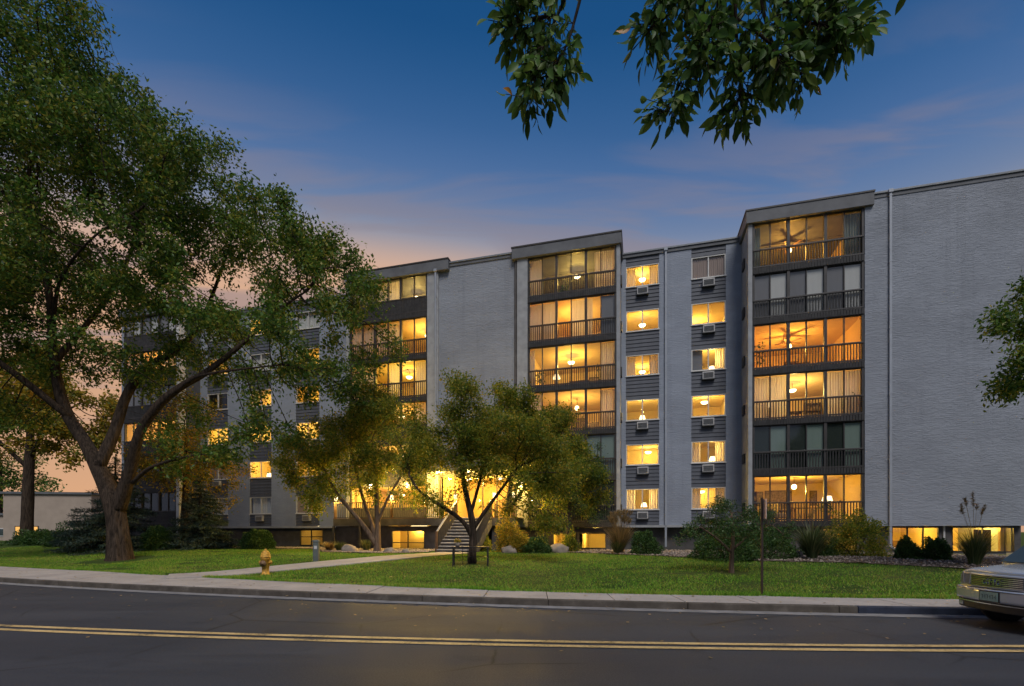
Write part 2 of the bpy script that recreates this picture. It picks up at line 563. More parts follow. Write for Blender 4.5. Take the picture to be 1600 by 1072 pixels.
# ------------------------------------------------------------------ ground, road, pavement
mb = MB()
mb.add([(-900, -900, -.06), (900, -900, -.06), (900, 1200, -.06), (-900, 1200, -.06)], [(0, 1, 2, 3)])
tag(mb.build("ground", M["turf"]), kind="structure")

xs = [-160, -120, -90, -70] + list(np.arange(-56, 34, .8)) + [40, 60, 90, 130]
def strip(name, mat, offs, smooth=True):
    """offs: list of functions x -> (y, z)"""
    mb = MB()
    n = len(offs)
    vs = [(x, *f(x)) for x in xs for f in offs]
    fs = [(i * n + j, (i + 1) * n + j, (i + 1) * n + j + 1, i * n + j + 1) for i in range(len(xs) - 1) for j in range(n - 1)]
    mb.add(vs, fs)
    return mb.build(name, mat, smooth=smooth)
tag(strip("road", M["asphalt"], [lambda x, k=k: (yk(x) - .38 - k, .004 + .004 * min(k, 4 )) for k in (26, 20, 14, 10, 7, 5, 4, 3, 2, 1, .5, -.06)]), kind="structure")
tag(strip("gutter", M["gutter"], [lambda x: (yk(x) - .40, .012), lambda x: (yk(x) - .38, .016), lambda x: (yk(x) + .02, .0)]), kind="structure")
def yl(x):
    return 6.99 - .085 * x + .0052 * x * x if -20 < x < 14 else (6.99 + 1.7 + 2.08 - .293 * (x + 20) if x <= -20 else 6.99 - 1.19 + 1.02 + .06 * (x - 14))
for off in (-.135, .135):
    tag(strip("yellow_line", M["yellow"], [lambda x, o=off: (yl(x) + o - .065, .027), lambda x, o=off: (yl(x) + o + .065, .027)]), kind="structure")
# lawn
offs = [0, .05, .4, .8, 1.2, 1.7, 2.3, 3, 3.8, 4.6, 5.5, 6.5, 7.5, 8.5, 10, 14, 20, 30, 50, 90, 200]
tag(strip("lawn", M["turf"], [lambda x, q=q: (back(x) + q, gz(x, back(x) + q) + (0.0 if q else -.08) + (.03 * mnoise.noise(Vector((x * .4, q * .7, 0))) if .3 < q < 20 else 0)) for q in offs]), kind="structure")

# pavement slabs and kerb stones
pav = tag(strip("pavement", M["gutter"], [lambda x: (yk(x) + .13, .02), lambda x: (yk(x) + .14, .075), lambda x: (back(x) + .02, .085)]), kind="structure")
def prism(pts4, z0, z1, name, mat, parent, bv=.008):
    """pts4 counter-clockwise ground quad -> slab"""
    vs = [(x, y, z0) for x, y in pts4] + [(x, y, z1 if not callable(z1) else z1(x, y)) for x, y in pts4]
    mb = MB().add(vs, [(3, 2, 1, 0), (4, 5, 6, 7), (0, 1, 5, 4), (1, 2, 6, 5), (2, 3, 7, 6), (3, 0, 4, 7)])
    o = mb.build(name, mat, parent)
    if bv: bevel(o, bv, 2)
    return o
x = -34.0
i = 0
while x < 15:
    x2 = x + 1.45
    g_ = .007
    dz = random.uniform(-.004, .006)
    prism([(x + g_, yk(x) + .157), (x2 - g_, yk(x2) + .157), (x2 - g_ + .05, back(x2)), (x + g_ + .05, back(x))], .05, .148 + dz, "slab", M["sidewalk"], pav)
    x = x2
x = -34.0
while x < 15:
    x2 = min(x + 2.9, 15)
    if x < 6.94 and x2 > 7: x2 = 6.95
    m = M["kerb_blue"] if 6.9 < x < 14 else M["kerb"]
    o = prism([(x + .004, yk(x) + .0), (x2 - .004, yk(x2) + .0), (x2 - .004, yk(x2) + .15), (x + .004, yk(x) + .15)], -.02, .142, "kerb_stone", m, pav, .02)
    x = x2

# front walk
walk_c = [(-11.3, 15.75), (-10.2, 16.5), (-8.8, 17.75), (-7.5, 18.65), (-6.1, 19.6), (-4.7, 20.7), (-3.6, 22.0), (-3.0, 23.2), (-2.85, 24.15)]
def in_walk(x, y, w=.95):
    for (x0, y0), (x1, y1) in zip(walk_c, walk_c[1:]):
        dx, dy = x1 - x0, y1 - y0
        t_ = max(0, min(1, ((x - x0) * dx + (y - y0) * dy) / (dx * dx + dy * dy)))
        if (x - x0 - t_ * dx) ** 2 + (y - y0 - t_ * dy) ** 2 < w * w:
            return True
    return False
def catmull(pts, n):
    P = [np.array(p, float) for p in pts]
    P = [2 * P[0] - P[1]] + P + [2 * P[-1] - P[-2]]
    out = []
    for i in range(1, len(P) - 2):
        for k in range(n):
            t_ = k / n
            a, b, c, d = P[i - 1], P[i], P[i + 1], P[i + 2]
            out.append(.5 * ((2 * b) + (c - a) * t_ + (2 * a - 5 * b + 4 * c - d) * t_ ** 2 + (3 * b - a - 3 * c + d) * t_ ** 3))
    out.append(P[-2])
    return out
wk = catmull(walk_c, 2)
path = empty("path", (-7, 19, .15))
tag(path, kind="structure")
for a, b, c, d in [(wk[max(i - 1, 0)], wk[i], wk[i + 1], wk[min(i + 2, len(wk) - 1)]) for i in range(len(wk) - 1)]:
    n1 = c - a; n1 = np.array((-n1[1], n1[0])) / np.linalg.norm(n1)
    n2 = d - b; n2 = np.array((-n2[1], n2[0])) / np.linalg.norm(n2)
    W = .85
    q = [b - n1 * W, c - n2 * W, c + n2 * W, b + n1 * W]
    q = [(p[0] + 7, p[1] - 19) for p in q]
    prism(q, -.1, lambda x, y: gz(x - 7, y + 19) - .15 + .035, "slab", M["sidewalk"], path, .006)

# planting bed
bed_poly = [(1.5, 24.6), (3.2, 23.4), (4.6, 22.2), (6.8, 19.7), (9.15, 17.6), (12.2, 16.8), (14.8, 15.2), (18, 14.2), (24, 18), (16, 25.5), (1.5, 27.6)]
bed_polyL = [(-9.6, 24.4), (-7.2, 23.2), (-5.3, 23.0), (-4.2, 24.0), (-4.0, 28), (-12, 31), (-22, 33), (-22, 31), (-12, 28.6)]
def inside(p, poly):
    x, y = p
    r = False
    for (x0, y0), (x1, y1) in zip(poly, poly[1:] + poly[:1]):
        if (y0 > y) != (y1 > y) and x < (x1 - x0) * (y - y0) / (y1 - y0) + x0:
            r = not r
    return r
for poly in (bed_poly, bed_polyL):
    mb = MB()
    st = .14
    x0, x1 = min(p[0] for p in poly), max(p[0] for p in poly)
    y0, y1 = min(p[1] for p in poly), max(p[1] for p in poly)
    for i in range(int((x1 - x0) / st)):
        for j in range(int((y1 - y0) / st)):
            X, Y = x0 + i * st, y0 + j * st
            if inside((X + st / 2, Y + st / 2), poly):
                h = lambda a, b: gz(a, b) + .035 + .03 * mnoise.noise(Vector((a * 2, b * 2, 3)))
                mb.add([(X, Y, h(X, Y)), (X + st, Y, h(X + st, Y)), (X + st, Y + st, h(X + st, Y + st)), (X, Y + st, h(X, Y + st))], [(0, 1, 2, 3)])
    tag(mb.build("planting_bed", M["mulch"], smooth=True), kind="structure")
    # pebbles
    oct_v = np.array([(1, 0, 0), (0, 1, 0), (-1, 0, 0), (0, -1, 0), (0, 0, .7), (0, 0, -.5)])
    oct_f = np.array([(0, 1, 4), (1, 2, 4), (2, 3, 4), (3, 0, 4), (1, 0, 5), (2, 1, 5), (3, 2, 5), (0, 3, 5)])
    V, Fc = [], []
    rng = np.random.default_rng(5)
    k = 0
    while k < 7000:
        p = (rng.uniform(x0, x1), rng.uniform(y0, y1))
        if not inside(p, poly): continue
        s = rng.uniform(.02, .055)
        a = rng.uniform(0, 6.28)
        q = oct_v * s * rng.uniform(.6, 1.3, 3)
        q = np.column_stack((q[:, 0] * math.cos(a) - q[:, 1] * math.sin(a), q[:, 0] * math.sin(a) + q[:, 1] * math.cos(a), q[:, 2]))
        V.append(q + np.array((p[0], p[1], gz(*p) + .05)))
        Fc.append(oct_f + k * 6)
        k += 1
    tag(put("gravel", np_mesh("gravel", np.concatenate(V), np.concatenate(Fc), M["pebble"])), "loose tan gravel scattered over the planting bed", "gravel", kind="stuff")

# grass blades
rng = np.random.default_rng(11)
N = 330000
bx = rng.uniform(-34, 16, N * 2)
bk = np.array([back(v) for v in np.linspace(-34, 16, 400)])
q = rng.random(N * 2) ** 1.25 * 14
q[:26000] = rng.uniform(-.07, .10, 26000)
by = np.interp(bx, np.linspace(-34, 16, 400), bk) + q - .03
keep = np.array([not (in_walk(a, b, .86) or inside((a, b), bed_poly) or inside((a, b), bed_polyL)) and (-.2588 * a * -1 + .9659 * b) < 29 for a, b in zip(bx[:N], by[:N])])
bx, by, q = bx[:N][keep], by[:N][keep], q[:N][keep]
bz = .15 + .42 * (lambda t_: t_ * t_ * (3 - 2 * t_))(np.clip(q / 8.5, 0, 1)) - .01
wear = np.array([mnoise.noise(Vector((a * .55, b * 1.1, 9))) + .5 * mnoise.noise(Vector((a * 2.1, b * 2.6, 4))) for a, b in zip(bx, by)])
ring = np.minimum(np.hypot(bx + 18.4, by - 22.5) - 1.5, np.minimum(np.hypot(bx + 1.49, by - 18.0) - .8, np.hypot(bx - 6.88, by - 15.05) - .55))
ok_ = (rng.random(len(bx)) > np.clip((wear - .22) * 2.2, 0, .85)) & (ring + .35 * wear > 0)
bx, by, q, bz, wear = bx[ok_], by[ok_], q[ok_], bz[ok_], wear[ok_]
n = len(bx)
hgt = rng.uniform(.03, .075, n) * (1 - .35 * np.clip(wear, -.5, 1)) * (1 + .5 * (q < .12))
ang = rng.uniform(0, 2 * np.pi, n)
wd = rng.uniform(.006, .012, n)
lean = rng.normal(0, .03, (n, 2))
v0 = np.column_stack((bx - np.cos(ang) * wd, by - np.sin(ang) * wd, bz))
v1 = np.column_stack((bx + np.cos(ang) * wd, by + np.sin(ang) * wd, bz))
v2 = np.column_stack((bx + lean[:, 0], by + lean[:, 1], bz + hgt))
V = np.stack((v0, v1, v2), 1).reshape(-1, 3)
tag(put("grass", np_mesh("grass", V, np.arange(n * 3).reshape(-1, 3), M["grass"])), "short mown green grass covering the front lawn", "grass", kind="stuff")
# fallen leaves on lawn, walk and kerb
nl = 900
lx = rng.uniform(-26, 14, nl); lq = rng.normal(0, 2.4, nl)
V, Fc = [], []
for i in range(nl):
    X = lx[i]; Y = back(X) + lq[i] - .3
    Z = gz(X, Y) + .055 if Y > back(X) else (.162 if Y > yk(X) + .02 else .034)
    if yk(X) - .05 < Y < yk(X) + .05: continue
    a = rng.uniform(0, 6.28); L = rng.uniform(.04, .08)
    d = np.array((math.cos(a), math.sin(a), .1)); s = np.array((-math.sin(a), math.cos(a), rng.uniform(-.2, .3))) * .45
    p = np.array((X, Y, Z))
    V += [p, p + L * (d * .5 + s), p + L * d, p + L * (d * .5 - s)]
V = np.array(V)
tag(put("fallen_leaves", np_mesh("fallen_leaves", V, np.arange(len(V)).reshape(-1, 4), M["straw"])), "dry yellow leaves scattered over lawn and pavement", "leaves", kind="stuff")

# ------------------------------------------------------------------ the apartment building
TH = R(15)
def bw(s, d, z=0.0):
    """building coordinates (along the facade, depth, height) -> world"""
    return Vector((s * math.cos(TH) + d * math.sin(TH), -s * math.sin(TH) + d * math.cos(TH), z))
L0 = (0, -28.0, -.5)
bld = empty("apartment_building", bw(0, 28, .5), -TH)
tag(bld, "six storey grey painted brick apartment building with lit windows and glazed balconies", "building")
FR, RC = 27.3, 29.1            # front plane, recessed plane
P6 = 2.615
def zr(k): return 3.13 + P6 * (k - 1)       # handrail height on floor k
def B(name, mb, mat, parent=None, smooth=False):
    if parent is None:
        return mb.build(name, mat, bld, smooth, loc=L0)
    return mb.build(name, mat, parent, smooth)
def pt(s, d, z): return (s, d, z)
TOPW = 18.0
BOT = 1.9
MESH = {}
def shared_box(key, w, d, h, mat):
    """box centred in x, from y=0..d, z=0..h"""
    k = (key, round(w, 3), round(d, 3), round(h, 3), mat.name)
    if k not in MESH:
        MESH[k] = MB().box(-w / 2, w / 2, 0, d, 0, h).mesh(key, mat)
    return MESH[k]
def curtain_mesh(w, h, mat, folds, amp=.03):
    k = ("curtain", round(w, 2), round(h, 2), mat.name, folds)
    if k not in MESH:
        n = folds * 8
        vs, fs = [], []
        for i in range(n + 1):
            u = i / n
            yy = amp * math.sin(u * folds * 2 * math.pi) + amp * .4 * math.sin(u * folds * 3.7 + 1)
            vs += [((u - .5) * w, yy, 0), ((u - .5) * w, yy * .8, h)]
        for i in range(n):
            fs.append((2 * i, 2 * i + 2, 2 * i + 3, 2 * i + 1))
        MESH[k] = MB().add(vs, fs).mesh("curtain", mat, True)
    return MESH[k]

def room(parent, s0, s1, d0, d1, z0, z1, mat=None, floor=None):
    """five inner faces of a room seen through its window"""
    m = MB()
    m.add([(s0, d0, z0), (s1, d0, z0), (s1, d1, z0), (s0, d1, z0), (s0, d0, z1), (s1, d0, z1), (s1, d1, z1), (s0, d1, z1)],
          [(4, 7, 6, 5), (3, 2, 6, 7), (0, 3, 7, 4), (1, 5, 6, 2)])
    m.mi = 1
    m.add([(s0, d0, z0), (s1, d0, z0), (s1, d1, z0), (s0, d1, z0)], [(0, 1, 2, 3)])
    return B("room_wall", m, [mat or M["room"], floor or M["floor_in"]], parent)

VAR = random.Random(19)
def lamp_light(parent, loc, watt, col=(1.0, .60, .24), rad=.10, name="room_light"):
    l = bpy.data.lights.new(name, "POINT")
    l.energy = watt * VAR.uniform(.85, 1.25) * (1.5 if name == "room_light" else 3.6 if name == "lantern_light" else 2.4)
    k_ = VAR.uniform(-.07, .09)
    l.color = (col[0], col[1] * (1.0 + k_), col[2] * (.55 + 2.2 * k_))
    l.shadow_soft_size = rad
    o = bpy.data.objects.new(name, l)
    COL.objects.link(o)
    o.parent = parent
    o.location = loc
    return o
globe = MB().lathe([(.02, -.13), (.09, -.10), (.13, 0), (.09, .10), (.02, .13)], 14).mesh("ceiling_lamp", M["lamp"], True)
dish = MB().lathe([(.02, -.10), (.14, -.07), (.20, 0), (.20, .03)], 16).mesh("ceiling_lamp", M["lamp"], True)
def ceiling_fan(parent, s, d, z):
    m = MB()
    m.lathe([(.03, .0), (.10, .0), (.10, .12), (.02, .14), (.02, .3)], 12, (s, d, z))
    for k in range(5):
        a = k * 2 * math.pi / 5 + .4
        p0 = (s + .1 * math.cos(a), d + .1 * math.sin(a), z + .06)
        p1 = (s + .68 * math.cos(a), d + .68 * math.sin(a), z + .08)
        m.bar(p0, p1, .13, .015)
    return B("ceiling_fan", m, M["wood"], parent)

FLOORNAME = {1: "first", 2: "second", 3: "third", 4: "fourth", 5: "fifth", 6: "top"}
def glazed_balcony(s0, s1, k, cfg, solid=False):
    """one storey of a glazed bay. cfg: dict(lit, panes=[6 codes], lamp=s fraction, watt)"""
    z_r = zr(k); z_b = z_r - .95; z_t = z_r + 1.37
    n = 6
    w = (s1 - s0) / n
    fr = MB()
    fr.box(s0 - .02, s1 + .02, FR - .02, FR + .22, z_b - .31, z_b - .015)            # slab edge
    for i in range(n + 1):
        hw = .065 if i % 2 == 0 else .026
        xc = s0 + i * w
        x0, x1 = max(xc - hw, s0), min(xc + hw, s1)
        if i == 0: x1 = s0 + .09
        if i == n: x0 = s1 - .09
        fr.box(x0, x1, FR + (.0 if i % 2 == 0 else .05), FR + .16, z_b - .014, z_t + .0)
    fr.box(s0 + .09, s1 - .09, FR + .06, FR + .14, z_t - .05, z_t - .001)
    part = B("glazed_balcony", fr, M["frame_dark"])
    hr = MB().box(s0 + .01, s1 - .01, FR - .05, FR + .045, z_r - .07, z_r + .01)
    bevel(B("handrail", hr, M["frame_dark"], part), .008)
    br = MB().box(s0 + .01, s1 - .01, FR - .035, FR + .02, z_b + .02, z_b + .09)
    B("bottom_rail", br, M["frame_dark"], part)
    bs = MB()
    nb = int((s1 - s0) / (.125 if not solid else .11))
    for i in range(nb):
        xc = s0 + (i + .5) * (s1 - s0) / nb
        hw = .02 if not solid else .049
        bs.box(xc - hw, xc + hw, FR - .03 + random.uniform(-.004, .004), FR + .01, z_b - .30 if solid else z_b + .0, z_r - .06)
    tag(B("balusters", bs, M["panel"], part), kind="stuff")
    if not solid:                                                             # lower skirt of vertical boards
        sk = MB()
        for i in range(nb):
            xc = s0 + (i + .5) * (s1 - s0) / nb
            sk.box(xc - .05, xc + .05, FR - .045, FR - .022, z_b - .29, z_b + .0)
        tag(B("skirt_boards", sk, M["panel"], part), kind="stuff")
    lit = cfg.get("lit", True)
    rm = room(part, s0 + .001, s1 - .001, FR + .17, FR + 5.2, z_b - .005, z_t + .01, cfg.get("paint", M["room"]) if lit else M["room_unlit"])
    for i, code in enumerate(cfg["panes"]):
        xc = s0 + (i + .5) * w
        pm = shared_box("pane", w - .06, .012, z_t - z_b - .08, M["glass_warm"] if code == "w" else M["glass"])
        put("pane", pm, part, (xc, FR + .10, z_b + .03))
        h = z_t - z_b - .1
        cm = {"s": "sheer", "t": "curtain_teal", "W": "blind_white", "G": "blind_grey", "D": "blind_dark", "N": "blind_green", "P": "blind_pink"}
        if code in "stP":
            put("curtain", curtain_mesh(w * .98, h, M[cm[code]], 7), part, (xc, FR + .27, z_b + .02))
        elif code == "h":                                                     # half drawn
            put("curtain", curtain_mesh(w * .5, h, M["curtain_teal"], 4), part, (xc - w * .25, FR + .27, z_b + .02))
        elif code in "lr":
            sg = -1 if code == "l" else 1
            put("curtain", curtain_mesh(w * .42, h, M["sheer"], 4), part, (xc + sg * w * .28, FR + .27, z_b + .02))
        elif code in "WGDN":
            put("blind", shared_box("blind", w - .062, .012, h, M[cm[code]]), part, (xc, FR + .118, z_b + .02))
    if lit:
        f = cfg.get("lamp", .5)
        ls, ld = s0 + f * (s1 - s0), FR + cfg.get("ld", 1.9)
        lz = z_t - cfg.get("drop", .42)
        put("ceiling_lamp", globe if cfg.get("fan") or cfg.get("globe") else dish, part, (ls, ld, lz))
        if cfg.get("fan"):
            ceiling_fan(part, ls, ld, lz + .13)
        else:
            B("lamp_rod", MB().bar((ls, ld, lz + .03), (ls, ld, z_t + .005), .02), M["wood"], part)
        lamp_light(part, (ls, ld - .02, lz - .22), cfg.get("watt", 80), cfg.get("col", (1.0, .58, .22)), .12)
    return part

def bay(s0, s1, cfgs, solid=False, cap0=None, cap1=None):
    for k, cfg in cfgs.items():
        sol = solid and not cfg.get("open")
        glazed_balcony(s0, s1, k, cfg, sol)
    # roof fascia
    zt = zr(6) + 1.37
    m = MB().box(cap0, cap1, FR - .16, FR + 5.4, zt + .003, zt + .62)
    bevel(B("bay_fascia", m, M["fascia"]), .015)
    m = MB().box(cap0 - .03, cap1 + .03, FR - .19, FR + 5.43, zt + .622, zt + .70)
    B("bay_coping", m, M["frame_dark"])

E_ = lambda panes, **k: dict(panes=panes, **k)
# bay beside the blank end wall
bay(5.62, 10.62, {
    6: E_("h...wt".replace(".", "w"), lamp=.44, fan=True, watt=100, col=(1, .56, .18), drop=.62),
    5: E_("GWGWGW", lit=False),
    4: E_("wwwwww", lamp=.44, fan=True, watt=120, col=(1, .55, .20), drop=.62),
    3: E_("ss..ss", lamp=.47, watt=120, col=(1, .62, .28)),
    2: E_("DNDNDN", lit=False),
    1: E_("......", lamp=.45, globe=True, watt=130, col=(1, .62, .20), drop=.5, ld=1.2)}, cap0=5.28, cap1=11.0)
# bay beside the front steps
bay(-6.35, -1.32, {
    6: E_("s...rs", lamp=.52, watt=110, col=(1, .66, .26), drop=.45),
    5: E_("sswslG", lamp=.5, watt=110, col=(1, .62, .3)),
    4: E_("l....s", lamp=.45, watt=130, col=(1, .66, .26)),
    3: E_("s....s", lamp=.52, watt=110, col=(1, .6, .24), globe=True, drop=.6),
    2: E_("NNNNNN", lit=False),
    1: E_("DDDDDD", lit=False)}, cap0=-7.3, cap1=-1.02)
# bay with board fronts
bay(-18.2, -12.75, {
    6: E_("PPss..", lamp=.7, watt=100, col=(1, .72, .40)),
    5: E_("ssss..", lamp=.85, watt=120, col=(1, .6, .2), open=True),
    4: E_("ss.s.s", lamp=.6, watt=130, col=(1, .66, .18), open=True),
    3: E_("s....s", lamp=.5, watt=110),
    2: E_("s....s", lamp=.5, watt=120),
    1: E_("......", lamp=.5, watt=120)}, solid=True, cap0=-18.5, cap1=-11.3)
# far bay behind the big tree
bay(-37.5, -32.5, {
    6: E_("GWGWGW", lit=False),
    5: E_("ss..ss", lamp=.5, watt=90),
    4: E_("GGGGGG", lit=False),
    3: E_("......", lamp=.6, watt=120),
    2: E_("DDDDDD", lit=False),
    1: E_("DDDDDD", lit=False)}, solid=True, cap0=-37.9, cap1=-32.2)

def wall(name, s0, s1, d0, d1, z0, z1, mat):
    return B(name, MB().box(s0, s1, d0, d1, z0, z1), mat)
# front plane walls
wall("brick_wall", 10.645, 17.0, FR - .02, FR + .35, BOT, TOPW, M["brick"])
wall("brick_wall", -12.0, -7.2, FR + .12, FR + .42, 5.10, TOPW - .1, M["brick"])
for a, b in ((-12.73, -12.001), (-7.0, -6.372), (-1.298, -1.10), (5.40, 5.597), (-32.478, -32.2)):
    wall("pilaster", a, b, FR - .03, FR + .5, BOT - (.0 if b > -30 else 1.3), TOPW - .43, M["pilaster"] if b > -30 else M["white"])
wall("pilaster", -7.199, -7.001, FR + .10, FR + .45, BOT, TOPW - .43, M["base"])
# bay returns to the recessed plane
wall("return_wall", -1.30, -1.11, FR + .501, RC + .2, BOT, TOPW - .42, M["pilaster"])
wall("return_wall", 5.41, 5.60, FR + .501, RC + .2, BOT, TOPW - .42, M["pilaster"])
wall("return_wall", -32.47, -32.25, FR + .501, RC + .2, .5, TOPW - .42, M["siding"])
wall("return_wall", -18.43, -18.22, FR - .03, RC + .2, BOT, TOPW - .42, M["pilaster"])
# scuppers on the returns (dark vents per floor)
for k in range(1, 7):
    z = zr(k)
    wall("overflow_vent", 5.33, 5.409, FR + .75, FR + 1.25, z - .45, z + .05, M["frame_dark"])
    wall("overflow_vent", -1.109, -1.03, FR + .75, FR + 1.25, z - .45, z + .05, M["frame_dark"])

# recessed walls with window columns
AC_MESH = {}
def ac_unit(s, z, bright=False):
    """through-wall air conditioner"""
    m = MB()
    w, h = .62, .40
    m.box(s - w / 2, s + w / 2, RC - .22, RC + .1, z, z + h)
    o = B("air_conditioner", m, M["ac"] if bright else M["ac"])
    bevel(o, .012)
    g = MB()
    for i in range(7):
        zz = z + .05 + i * .044
        g.box(s - w / 2 + .05, s + w / 2 - .05, RC - .232, RC - .221, zz, zz + .022)
    tag(B("grille", g, M["ac_dark"], o), kind="stuff")
    B("drip_tray", MB().box(s - w / 2 - .03, s + w / 2 + .03, RC - .25, RC + .0, z - .05, z - .004), M["ac_dark"], o)

def window(s0, s1, k, cfg, rs0=None, rs1=None):
    z0 = 2.9 + P6 * (k - 1); z1 = z0 + 1.24
    if cfg.get("tall"): z0 -= .0
    f = MB()
    y0, y1 = RC - .03, RC + .08
    t_ = .055
    f.box(s0, s1, y0, y1, z0, z0 + t_); f.box(s0, s1, y0, y1, z1 - t_, z1)
    f.box(s0, s0 + t_, y0, y1, z0 + t_, z1 - t_); f.box(s1 - t_, s1, y0, y1, z0 + t_, z1 - t_)
    c = (s0 + s1) / 2
    f.box(c - .03, c + .03, y0 + .02, y1, z0 + t_, z1 - t_)
    part = B("window", f, M["white"])
    bevel(B("window_sill", MB().box(s0 - .04, s1 + .04, RC - .09, RC - .031, z0 - .035, z0 + .02), M["white"], part), .006)
    w = (s1 - s0) / 2
    for sg in (-1, 1):
        put("pane", shared_box("pane", w - .07, .01, z1 - z0 - .1, M["glass"]), part, (c + sg * w / 2, RC + .03, z0 + .05))
    lit = cfg.get("lit", True)
    room(part, s0 - .35, s1 + .35, RC + .12, RC + 4.2, z0 - .75, z1 + .3, M["room_white"] if lit else M["room_unlit"])
    # head and sill returns so no gap shows between frame and room
    B("reveal", MB().box(s0 - .36, s1 + .36, RC + .081, RC + .119, z1 - .01, z1 + .3).box(s0 - .36, s1 + .36, RC + .081, RC + .119, z0 - .75, z0 + .01)
      .box(s0 - .36, s0 + .01, RC + .081, RC + .119, z0 + .01, z1 - .01).box(s1 - .01, s1 + .36, RC + .081, RC + .119, z0 + .01, z1 - .01), M["room_white"], part)
    h = z1 - z0 - .06
    for cc in cfg.get("cur", ""):
        if cc == "l": put("curtain", curtain_mesh(w * .55, h, M["sheer"], 4), part, (s0 + w * .30, RC + .19, z0 + .03))
        if cc == "r": put("curtain", curtain_mesh(w * .55, h, M["sheer"], 4), part, (s1 - w * .30, RC + .19, z0 + .03))
        if cc == "P": put("blind", curtain_mesh(2 * w - .1, h, M["blind_pink"], 16, .015), part, (c, RC + .065, z0 + .03))
        if cc == "D": put("blind", shared_box("blind", w * .62, .01, h, M["blind_grey"]), part, (s0 + w * .36, RC + .16, z0 + .03))
        if cc == "W": put("curtain", curtain_mesh(2 * w - .1, h, M["blind_white"], 12), part, (c, RC + .19, z0 + .03))
    if lit:
        a = cfg.get("lamp", .5)
        ls = s0 + a * (s1 - s0)
        if cfg.get("table"):
            put("table_lamp", MESH["tlamp"], part, (ls, RC + .8, z0 - .12))
            lamp_light(part, (ls, RC + .8, z0 + .75), cfg.get("watt", 30), (1, .64, .26), .12)
        else:
            ldp = RC + (1.7 if "dz" in cfg or k in (6, 3) else 3.2)
            put("ceiling_lamp", dish, part, (ls, ldp, z1 - .0 + cfg.get("dz", 0)))
            lamp_light(part, (ls, ldp - .1, z1 - .2 + cfg.get("dz", 0)), cfg.get("watt", 42), (1, .64, .25), .12)
    return part
tl = MB()
tl.mi = 0
tl.lathe([(.09, 0), (.09, .02), (.02, .04), (.04, .18), (.015, .3), (.012, .34)], 10)
tl.mi = 1
tl.lathe([(.19, .33), (.12, .58)], 14)
MESH["tlamp"] = tl.mesh("table_lamp", [M["wood"], M["shade"]], True)

def siding(s0, s1, z0, z1):
    n = max(1, round((z1 - z0) / .225))
    h = (z1 - z0) / n
    for i in range(n):
        a, b = z0 + i * h, z0 + (i + 1) * h
        key = ("sid", round(s1 - s0, 3), round(h, 3))
        if key not in MESH:
            W = s1 - s0
            MESH[key] = MB().add([(0, -.045, .008), (W, -.045, .008), (W, .06, .008), (0, .06, .008), (0, -.015, h), (W, -.015, h), (W, .06, h), (0, .06, h)],
                                 [(0, 3, 2, 1), (4, 5, 6, 7), (0, 1, 5, 4), (1, 2, 6, 5), (2, 3, 7, 6), (3, 0, 4, 7)]).mesh("siding_board", M["siding"])
        put("siding_board", MESH[key], bld, (s0 + L0[0], RC + L0[1], a + L0[2]))

def column(s0, s1, cfgs, acs, base=2.0, top=17.72):
    z = base
    for k in range(1, 7):
        z0 = 2.9 + P6 * (k - 1)
        siding(s0 + .004, s1 - .004, z, z0 - .036)
        window(s0 + .005, s1 - .005, k, cfgs[k])
        z = z0 + 1.242
        if k in acs:
            ac_unit((s0 + s1) / 2 + random.uniform(-.03, .03), z0 - .52, k == 6)
    siding(s0 + .004, s1 - .004, z, top)

def recess(s_edges, top=17.72):
    for a, b in s_edges:
        wall("brick_wall", a, b, RC - .06, RC + .08, 2.0, top, M["brick_flat"])
    s0, s1 = s_edges[0][0], s_edges[-1][1]
    # backing behind siding so that nothing shows through
recess([(-1.10, -.84), (1.04, 2.79), (4.61, 5.41)])
column(-.84, 1.04, {6: dict(cur="lr", lamp=.5, watt=45), 5: dict(watt=46, dz=-.2), 4: dict(cur="lr", watt=50), 3: dict(watt=48, table=1, lamp=.5),
                    2: dict(watt=44, lamp=.7), 1: dict(cur="lr", table=1, watt=40, lamp=.55)}, (6, 3, 2, 1))
column(2.79, 4.61, {6: dict(lit=False, cur="P"), 5: dict(watt=55, lamp=.3), 4: dict(cur="Dr", watt=42, table=1, lamp=.66), 3: dict(watt=50),
                    2: dict(cur="lr", table=1, lamp=.68, watt=40), 1: dict(cur="lr", watt=48)}, (6, 5, 4, 3, 2, 1))
recess([(-32.25, -31.6), (-29.68, -27.72), (-25.8, -23.73), (-21.77, -18.44)])
dk = dict(lit=False, cur="W"); lt = dict(watt=55); lt2 = dict(watt=50, cur="l")
column(-31.6, -29.68, {6: dk, 5: lt2, 4: dict(lit=False), 3: dict(watt=60), 2: dict(lit=False, cur="P"), 1: dk}, (1, 2, 5))
column(-27.72, -25.8, {6: lt, 5: dk, 4: lt2, 3: dict(watt=62), 2: dict(watt=60, table=1), 1: dk}, (1, 4))
column(-23.73, -21.77, {6: dk, 5: lt, 4: dict(watt=60), 3: dict(watt=60), 2: dict(watt=60), 1: dict(lit=False, cur="P")}, (1, 3))
